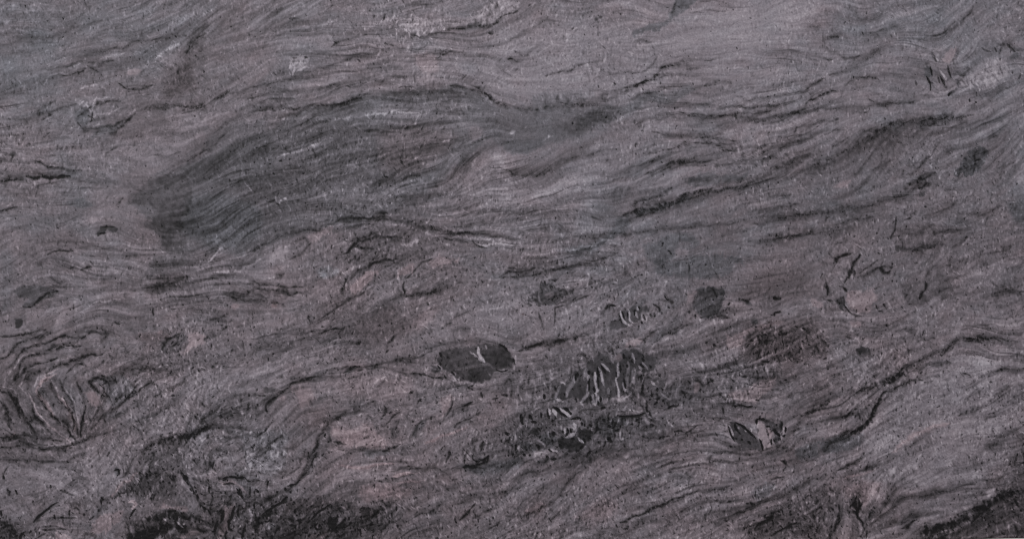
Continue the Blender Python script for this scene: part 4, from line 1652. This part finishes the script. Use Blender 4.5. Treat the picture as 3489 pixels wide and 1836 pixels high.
# foliation, chips, pits and flecks on top
calm = 0.30 + 0.75 * np.clip(soft_noise(95) * 0.5 + 0.6, 0, 1.25)
calm *= 1 - 0.6 * np.exp(-(((GX - 2330) / 480) ** 2 + ((GY - 180) / 190) ** 2))
calm *= 1 - 0.75 * Solid
Rough *= 1 - 0.35 * Solid
calm *= 0.92 + 0.2 * sstep(300, 1300, GY)
sharp = lambda a: np.sign(a) * np.abs(a) ** 0.85
T += (3.2 * st_wide + 4.6 * np.tanh(2.4 * st_wide) + 2.6 * st_mid + 4.0 * np.tanh(2.0 * st_mid)) * calm + 2.6 * st_fine * Rough + 1.3 * cloud
lam = sstep(-0.6, 1.2, soft_noise(70))
tangle = np.clip(0.55 + 0.45 * sstep(500, 1150, GY) + 0.30 * sstep(900, 0, GX) * sstep(100, 500, GY) + 0.5 * swirl + 0.30 * soft_noise(80), 0.15, 1.5)
tangle *= 1 - 0.7 * np.exp(-(((GX - 2330) / 520) ** 2 + ((GY - 200) / 210) ** 2))
tangle *= 1 - 0.85 * Solid
seam = lambda n, w: np.exp(-(n / w) ** 2)
on1, on2, on3 = (sstep(-0.4, 0.9, soft_noise(s_)) for s_ in (34, 60, 22))
T -= tangle * (14 * seam(ln1, 0.17) * on1 + 15 * seam(ln2, 0.11) * on2 + 9.0 * seam(ln3, 0.2) * on3)
T += tangle * (3.2 * np.tanh(2.2 * ln1) + 3.0 * np.tanh(2.5 * ln2) + 2.0 * np.tanh(2 * ln3) + 2.4)
pale = np.clip(ln1 - 1.5, 0, 1.2) * on3 + np.clip(ln3 - 1.7, 0, 1.2) * on1
T += 15 * pale * tangle
thin = (np.clip(-st_thin - 0.85, 0, 2) - 0.55 * np.clip(st_thin - 0.95, 0, 2)) * (0.4 + lam) * np.clip(calm * 1.3, 0.2, 1.2)              # occasional thin biotite laminae
T -= 12 * thin
sc = np.sign(chip) * np.abs(chip) ** 1.25
T += 6.0 * sc * Rough + 4.8 * chip2 * Rough + 0.8 * chip3 * Rough
T += 9.0 * chip3 * np.clip(blur(Brec, 3), 0, 1) * (1 - 0.8 * Solid) + 3.0 * chip3 * swirl
pth = 2.18 - 0.50 * (Rough - 1) - 0.35 * line_dark - 0.36 * sstep(500, 1400, GY)
pit = sstep(0, 0.75, pit_n - pth)
T -= 60 * pit
fth = 2.25 - 0.40 * (Rough - 1) + 0.3 * line_dark
fleck = sstep(0, 0.9, fleck_n - fth)
T += 30 * fleck
T = np.clip(T, 15, 152)
Hue = np.clip(Hue, -1.3, 1.9)

hp, hb = np.clip(Hue, 0, 2), np.clip(-Hue, 0, 2)
kf = np.clip(T / 95, 0.3, 1.2)
RGB = np.stack([T + (1.5 + 3.6 * hp - 3.8 * hb) * kf, T + (-3.6 - 0.6 * hp + 1.2 * hb) * kf, T + (2.9 - 1.4 * hp + 1.8 * hb) * kf], -1)
s = np.clip(RGB, 4, 250) / 255.0
LIN = np.where(s <= 0.04045, s / 12.92, ((s + 0.055) / 1.055) ** 2.4)
ALB = np.clip(LIN * 1.75, 0.004, 0.85).astype(np.float32)

# relief: chips and pits are cut into the face
Hgt = (0.15 * sc * Rough + 0.17 * chip2 * Rough + 0.10 * st_mid + 0.06 * st_fine + 0.20 * cloud - 1.6 * pit + 0.5 * fleck + 0.30 * Depth)
Hgt = np.clip(Hgt, -7, 6).astype(np.float32)

# ---------------------------------------------------------------- materials
def stone_material(name, rough, grain, bump, spec):
    m = bpy.data.materials.new(name)
    m.use_nodes = True
    nt = m.node_tree
    n, l = nt.nodes, nt.links
    b = n["Principled BSDF"]
    at = n.new("ShaderNodeAttribute"); at.attribute_name = "mineral"
    tc = n.new("ShaderNodeTexCoord")
    n1 = n.new("ShaderNodeTexNoise"); n1.inputs["Scale"].default_value = grain; n1.inputs["Detail"].default_value = 3
    l.new(tc.outputs["Object"], n1.inputs["Vector"])
    mr = n.new("ShaderNodeMapRange")
    mr.inputs["From Min"].default_value = 0.3; mr.inputs["From Max"].default_value = 0.7
    mr.inputs["To Min"].default_value = 0.84; mr.inputs["To Max"].default_value = 1.16
    l.new(n1.outputs["Fac"], mr.inputs["Value"])
    mx = n.new("ShaderNodeVectorMath"); mx.operation = 'SCALE'
    l.new(at.outputs["Color"], mx.inputs[0]); l.new(mr.outputs["Result"], mx.inputs["Scale"])
    l.new(mx.outputs["Vector"], b.inputs["Base Color"])
    n2 = n.new("ShaderNodeTexNoise"); n2.inputs["Scale"].default_value = grain * 0.5; n2.inputs["Detail"].default_value = 4
    l.new(tc.outputs["Object"], n2.inputs["Vector"])
    m2 = n.new("ShaderNodeMapRange")
    m2.inputs["To Min"].default_value = rough - 0.12; m2.inputs["To Max"].default_value = min(1.0, rough + 0.12)
    l.new(n2.outputs["Fac"], m2.inputs["Value"]); l.new(m2.outputs["Result"], b.inputs["Roughness"])
    bp = n.new("ShaderNodeBump"); bp.inputs["Strength"].default_value = bump; bp.inputs["Distance"].default_value = 0.0003
    l.new(n1.outputs["Fac"], bp.inputs["Height"]); l.new(bp.outputs["Normal"], b.inputs["Normal"])
    b.inputs["Specular IOR Level"].default_value = spec
    return m

M_MATRIX = stone_material("foliated_stone", 0.74, 620, 0.35, 0.30)
M_DARK = stone_material("dark_mineral", 0.66, 800, 0.30, 0.32)
M_PALE = stone_material("pale_mineral", 0.62, 500, 0.22, 0.35)

# ---------------------------------------------------------------- meshes
def edge_y(x):                        # the sawn lower edge, a touch out of level with the picture
    return 1836.2 - (x - 3310.0) * 0.022 + 0.5 * np.sin(x * 0.031) + 0.3 * np.sin(x * 0.087 + 1.0)
EDGE = edge_y(GX)
clamped = GY >= EDGE
PYs = np.minimum(GY, EDGE)
co = np.empty((ny, nx, 3), np.float32)
co[..., 0] = (GX - CX) * U
co[..., 1] = -Hgt * U
co[..., 2] = -(PYs - CY) * UY
rim = np.minimum.reduce([GX - X0, xs[-1] - GX, GY - Y0, EDGE - PYs])
co[..., 1] += (np.clip(1 - rim / 7.0, 0, 1) ** 2) * 6 * U       # worn arris round the rim
co = co.reshape(-1, 3)
col4 = np.concatenate([ALB, np.ones((ny, nx, 1), np.float32)], -1).reshape(-1, 4)

idx = np.arange(ny * nx).reshape(ny, nx)
quads = np.stack([idx[:-1, :-1], idx[1:, :-1], idx[1:, 1:], idx[:-1, 1:]], -1).reshape(-1, 4)
flab = label[:-1, :-1].reshape(-1).copy()
flab[clamped[:-1, :-1].reshape(-1) & clamped[:-1, 1:].reshape(-1)] = -1   # below the sawn edge
clamp_flat = clamped.reshape(-1)

def mesh_from(name, vco, vcol, faces, mat, smooth=None):
    me = bpy.data.meshes.new(name)
    me.vertices.add(len(vco)); me.vertices.foreach_set("co", vco.astype(np.float32).ravel())
    me.loops.add(faces.size); me.loops.foreach_set("vertex_index", faces.astype(np.int32).ravel())
    me.polygons.add(len(faces))
    me.polygons.foreach_set("loop_start", np.arange(0, faces.size, 4, dtype=np.int32))
    me.polygons.foreach_set("use_smooth", np.ones(len(faces), bool) if smooth is None else smooth)
    me.update(calc_edges=True)
    a = me.color_attributes.new("mineral", 'FLOAT_COLOR', 'POINT')
    a.data.foreach_set("color", vcol.astype(np.float32).ravel())
    me.materials.append(mat)
    return me

def piece(name, fsel, mat, depth, full=False):
    q = quads[fsel]
    vid, inv = np.unique(q, return_inverse=True)
    q = inv.reshape(-1, 4)
    vco, vcol = co[vid], col4[vid]
    e = np.concatenate([q[:, [0, 1]], q[:, [1, 2]], q[:, [2, 3]], q[:, [3, 0]]])
    key = np.sort(e, 1)
    key = key[:, 0].astype(np.int64) * len(vid) + key[:, 1]
    _, first, cnt = np.unique(key, return_index=True, return_counts=True)
    be = e[first[cnt == 1]]                          # open border of the piece
    if full:                                         # the slab: only its outer rim gets sides
        g = vid[be]
        jj, ii = g // nx, g % nx
        out = ((jj == 0).all(1) | clamp_flat[g].all(1) | (ii == 0).all(1) | (ii == nx - 1).all(1))
        be = be[out]
    n0 = len(vco); nb = len(be)
    a, b = vco[be[:, 0]], vco[be[:, 1]]
    back = np.array([0, depth, 0], np.float32)
    a2, b2 = a.copy(), b.copy()
    if full:
        a2[:, 1] = depth; b2[:, 1] = depth
    else:
        a2 += back; b2 += back
    sv = np.concatenate([a, b, b2, a2])
    sc_ = np.concatenate([vcol[be[:, 0]], vcol[be[:, 1]], vcol[be[:, 1]], vcol[be[:, 0]]])
    k = np.arange(nb)
    sf = np.stack([n0 + k + nb, n0 + k, n0 + k + 3 * nb, n0 + k + 2 * nb], -1)
    V = np.concatenate([vco, sv]); Cc = np.concatenate([vcol, sc_]); F = np.concatenate([q, sf])
    if full:
        c = co.reshape(ny, nx, 3)
        cs4 = np.array([c[0, 0], c[0, -1], c[-1, -1], c[-1, 0]]); cs4[:, 1] = depth
        nn = len(V)
        V = np.concatenate([V, cs4]); Cc = np.concatenate([Cc, np.tile(Cc[:1], (4, 1))])
        F = np.concatenate([F, [[nn, nn + 1, nn + 2, nn + 3]]])
    sm_ = np.ones(len(F), bool); sm_[len(q):] = False
    return mesh_from(name, V, Cc, F, mat, sm_)

slab = bpy.data.objects.new("rock_slab", None)
slab.empty_display_size = 0.1
scene.collection.objects.link(slab)
slab["label"] = "purple grey foliated rock slab with dark clasts and wavy streaks filling the picture"
slab["category"] = "rock slab"
slab["kind"] = "thing"

order = np.argsort(flab, kind='stable')
sl_ = flab[order]
bounds = np.searchsorted(sl_, np.arange(len(parts) + 1))

def add_obj(name, me, parent):
    o = bpy.data.objects.new(name, me)
    scene.collection.objects.link(o)
    o.parent = parent
    return o

lab_too_small = [i for i in range(1, len(parts)) if bounds[i + 1] - bounds[i] < 8]
for i in lab_too_small:               # fold leftovers back into the slab
    flab[flab == i] = 0
order = np.argsort(flab, kind='stable')
sl_ = flab[order]
bounds = np.searchsorted(sl_, np.arange(len(parts) + 1))

add_obj("stone_matrix", piece("stone_matrix", order[bounds[0]:bounds[1]], M_MATRIX, 0.022, full=True), slab)
made = {}
for i in range(1, len(parts)):
    fs = order[bounds[i]:bounds[i + 1]]
    if len(fs) == 0:
        continue
    nm = parts[i]['name']
    dark = nm.startswith(('dark', 'brown', 'olive', 'grey', 'round'))
    par = made.get(parts[i]['parent'], slab)
    deep = 0.002 if len(fs) < 60 else 0.006
    made[i] = add_obj(nm, piece(nm, fs, M_DARK if dark else M_PALE, deep), par)
    if nm == 'pale_vein':
        made[i]['label'] = 'pale tan vein between two dark halves of a split clast'
    elif nm == 'dark_wisp':
        made[i]['label'] = 'dark blue grey wisp in the palest rock at the top'

# ---------------------------------------------------------------- white ledge the slab stands on
me = bpy.data.meshes.new("ledge")
xa, xb = -0.75, 0.75
ez = lambda x: -((1836.2 - ((x / U + CX) - 3310.0) * 0.022) - CY) * UY - 0.0003
v = []
for x in (xa, xb):
    zt = ez(x)
    v += [(x, -0.012, zt - 0.0015), (x, -0.0105, zt), (x, 0.06, zt), (x, 0.06, zt - 0.04), (x, -0.012, zt - 0.04)]
fcs = [(i, (i + 1) % 5, (i + 1) % 5 + 5, i + 5) for i in range(5)] + [(4, 3, 2, 1, 0), (5, 6, 7, 8, 9)]
me.from_pydata(v, [], fcs)
mw = bpy.data.materials.new("white_paint")
mw.use_nodes = True
bw = mw.node_tree.nodes["Principled BSDF"]
nz = mw.node_tree.nodes.new("ShaderNodeTexNoise"); nz.inputs["Scale"].default_value = 60
cr = mw.node_tree.nodes.new("ShaderNodeValToRGB")
cr.color_ramp.elements[0].color = (0.70, 0.69, 0.66, 1); cr.color_ramp.elements[1].color = (0.80, 0.79, 0.77, 1)
mw.node_tree.links.new(nz.outputs["Fac"], cr.inputs["Fac"]); mw.node_tree.links.new(cr.outputs["Color"], bw.inputs["Base Color"])
bw.inputs["Roughness"].default_value = 0.6
me.materials.append(mw)
ledge = bpy.data.objects.new("ledge", me)
scene.collection.objects.link(ledge)
ledge["kind"] = "structure"
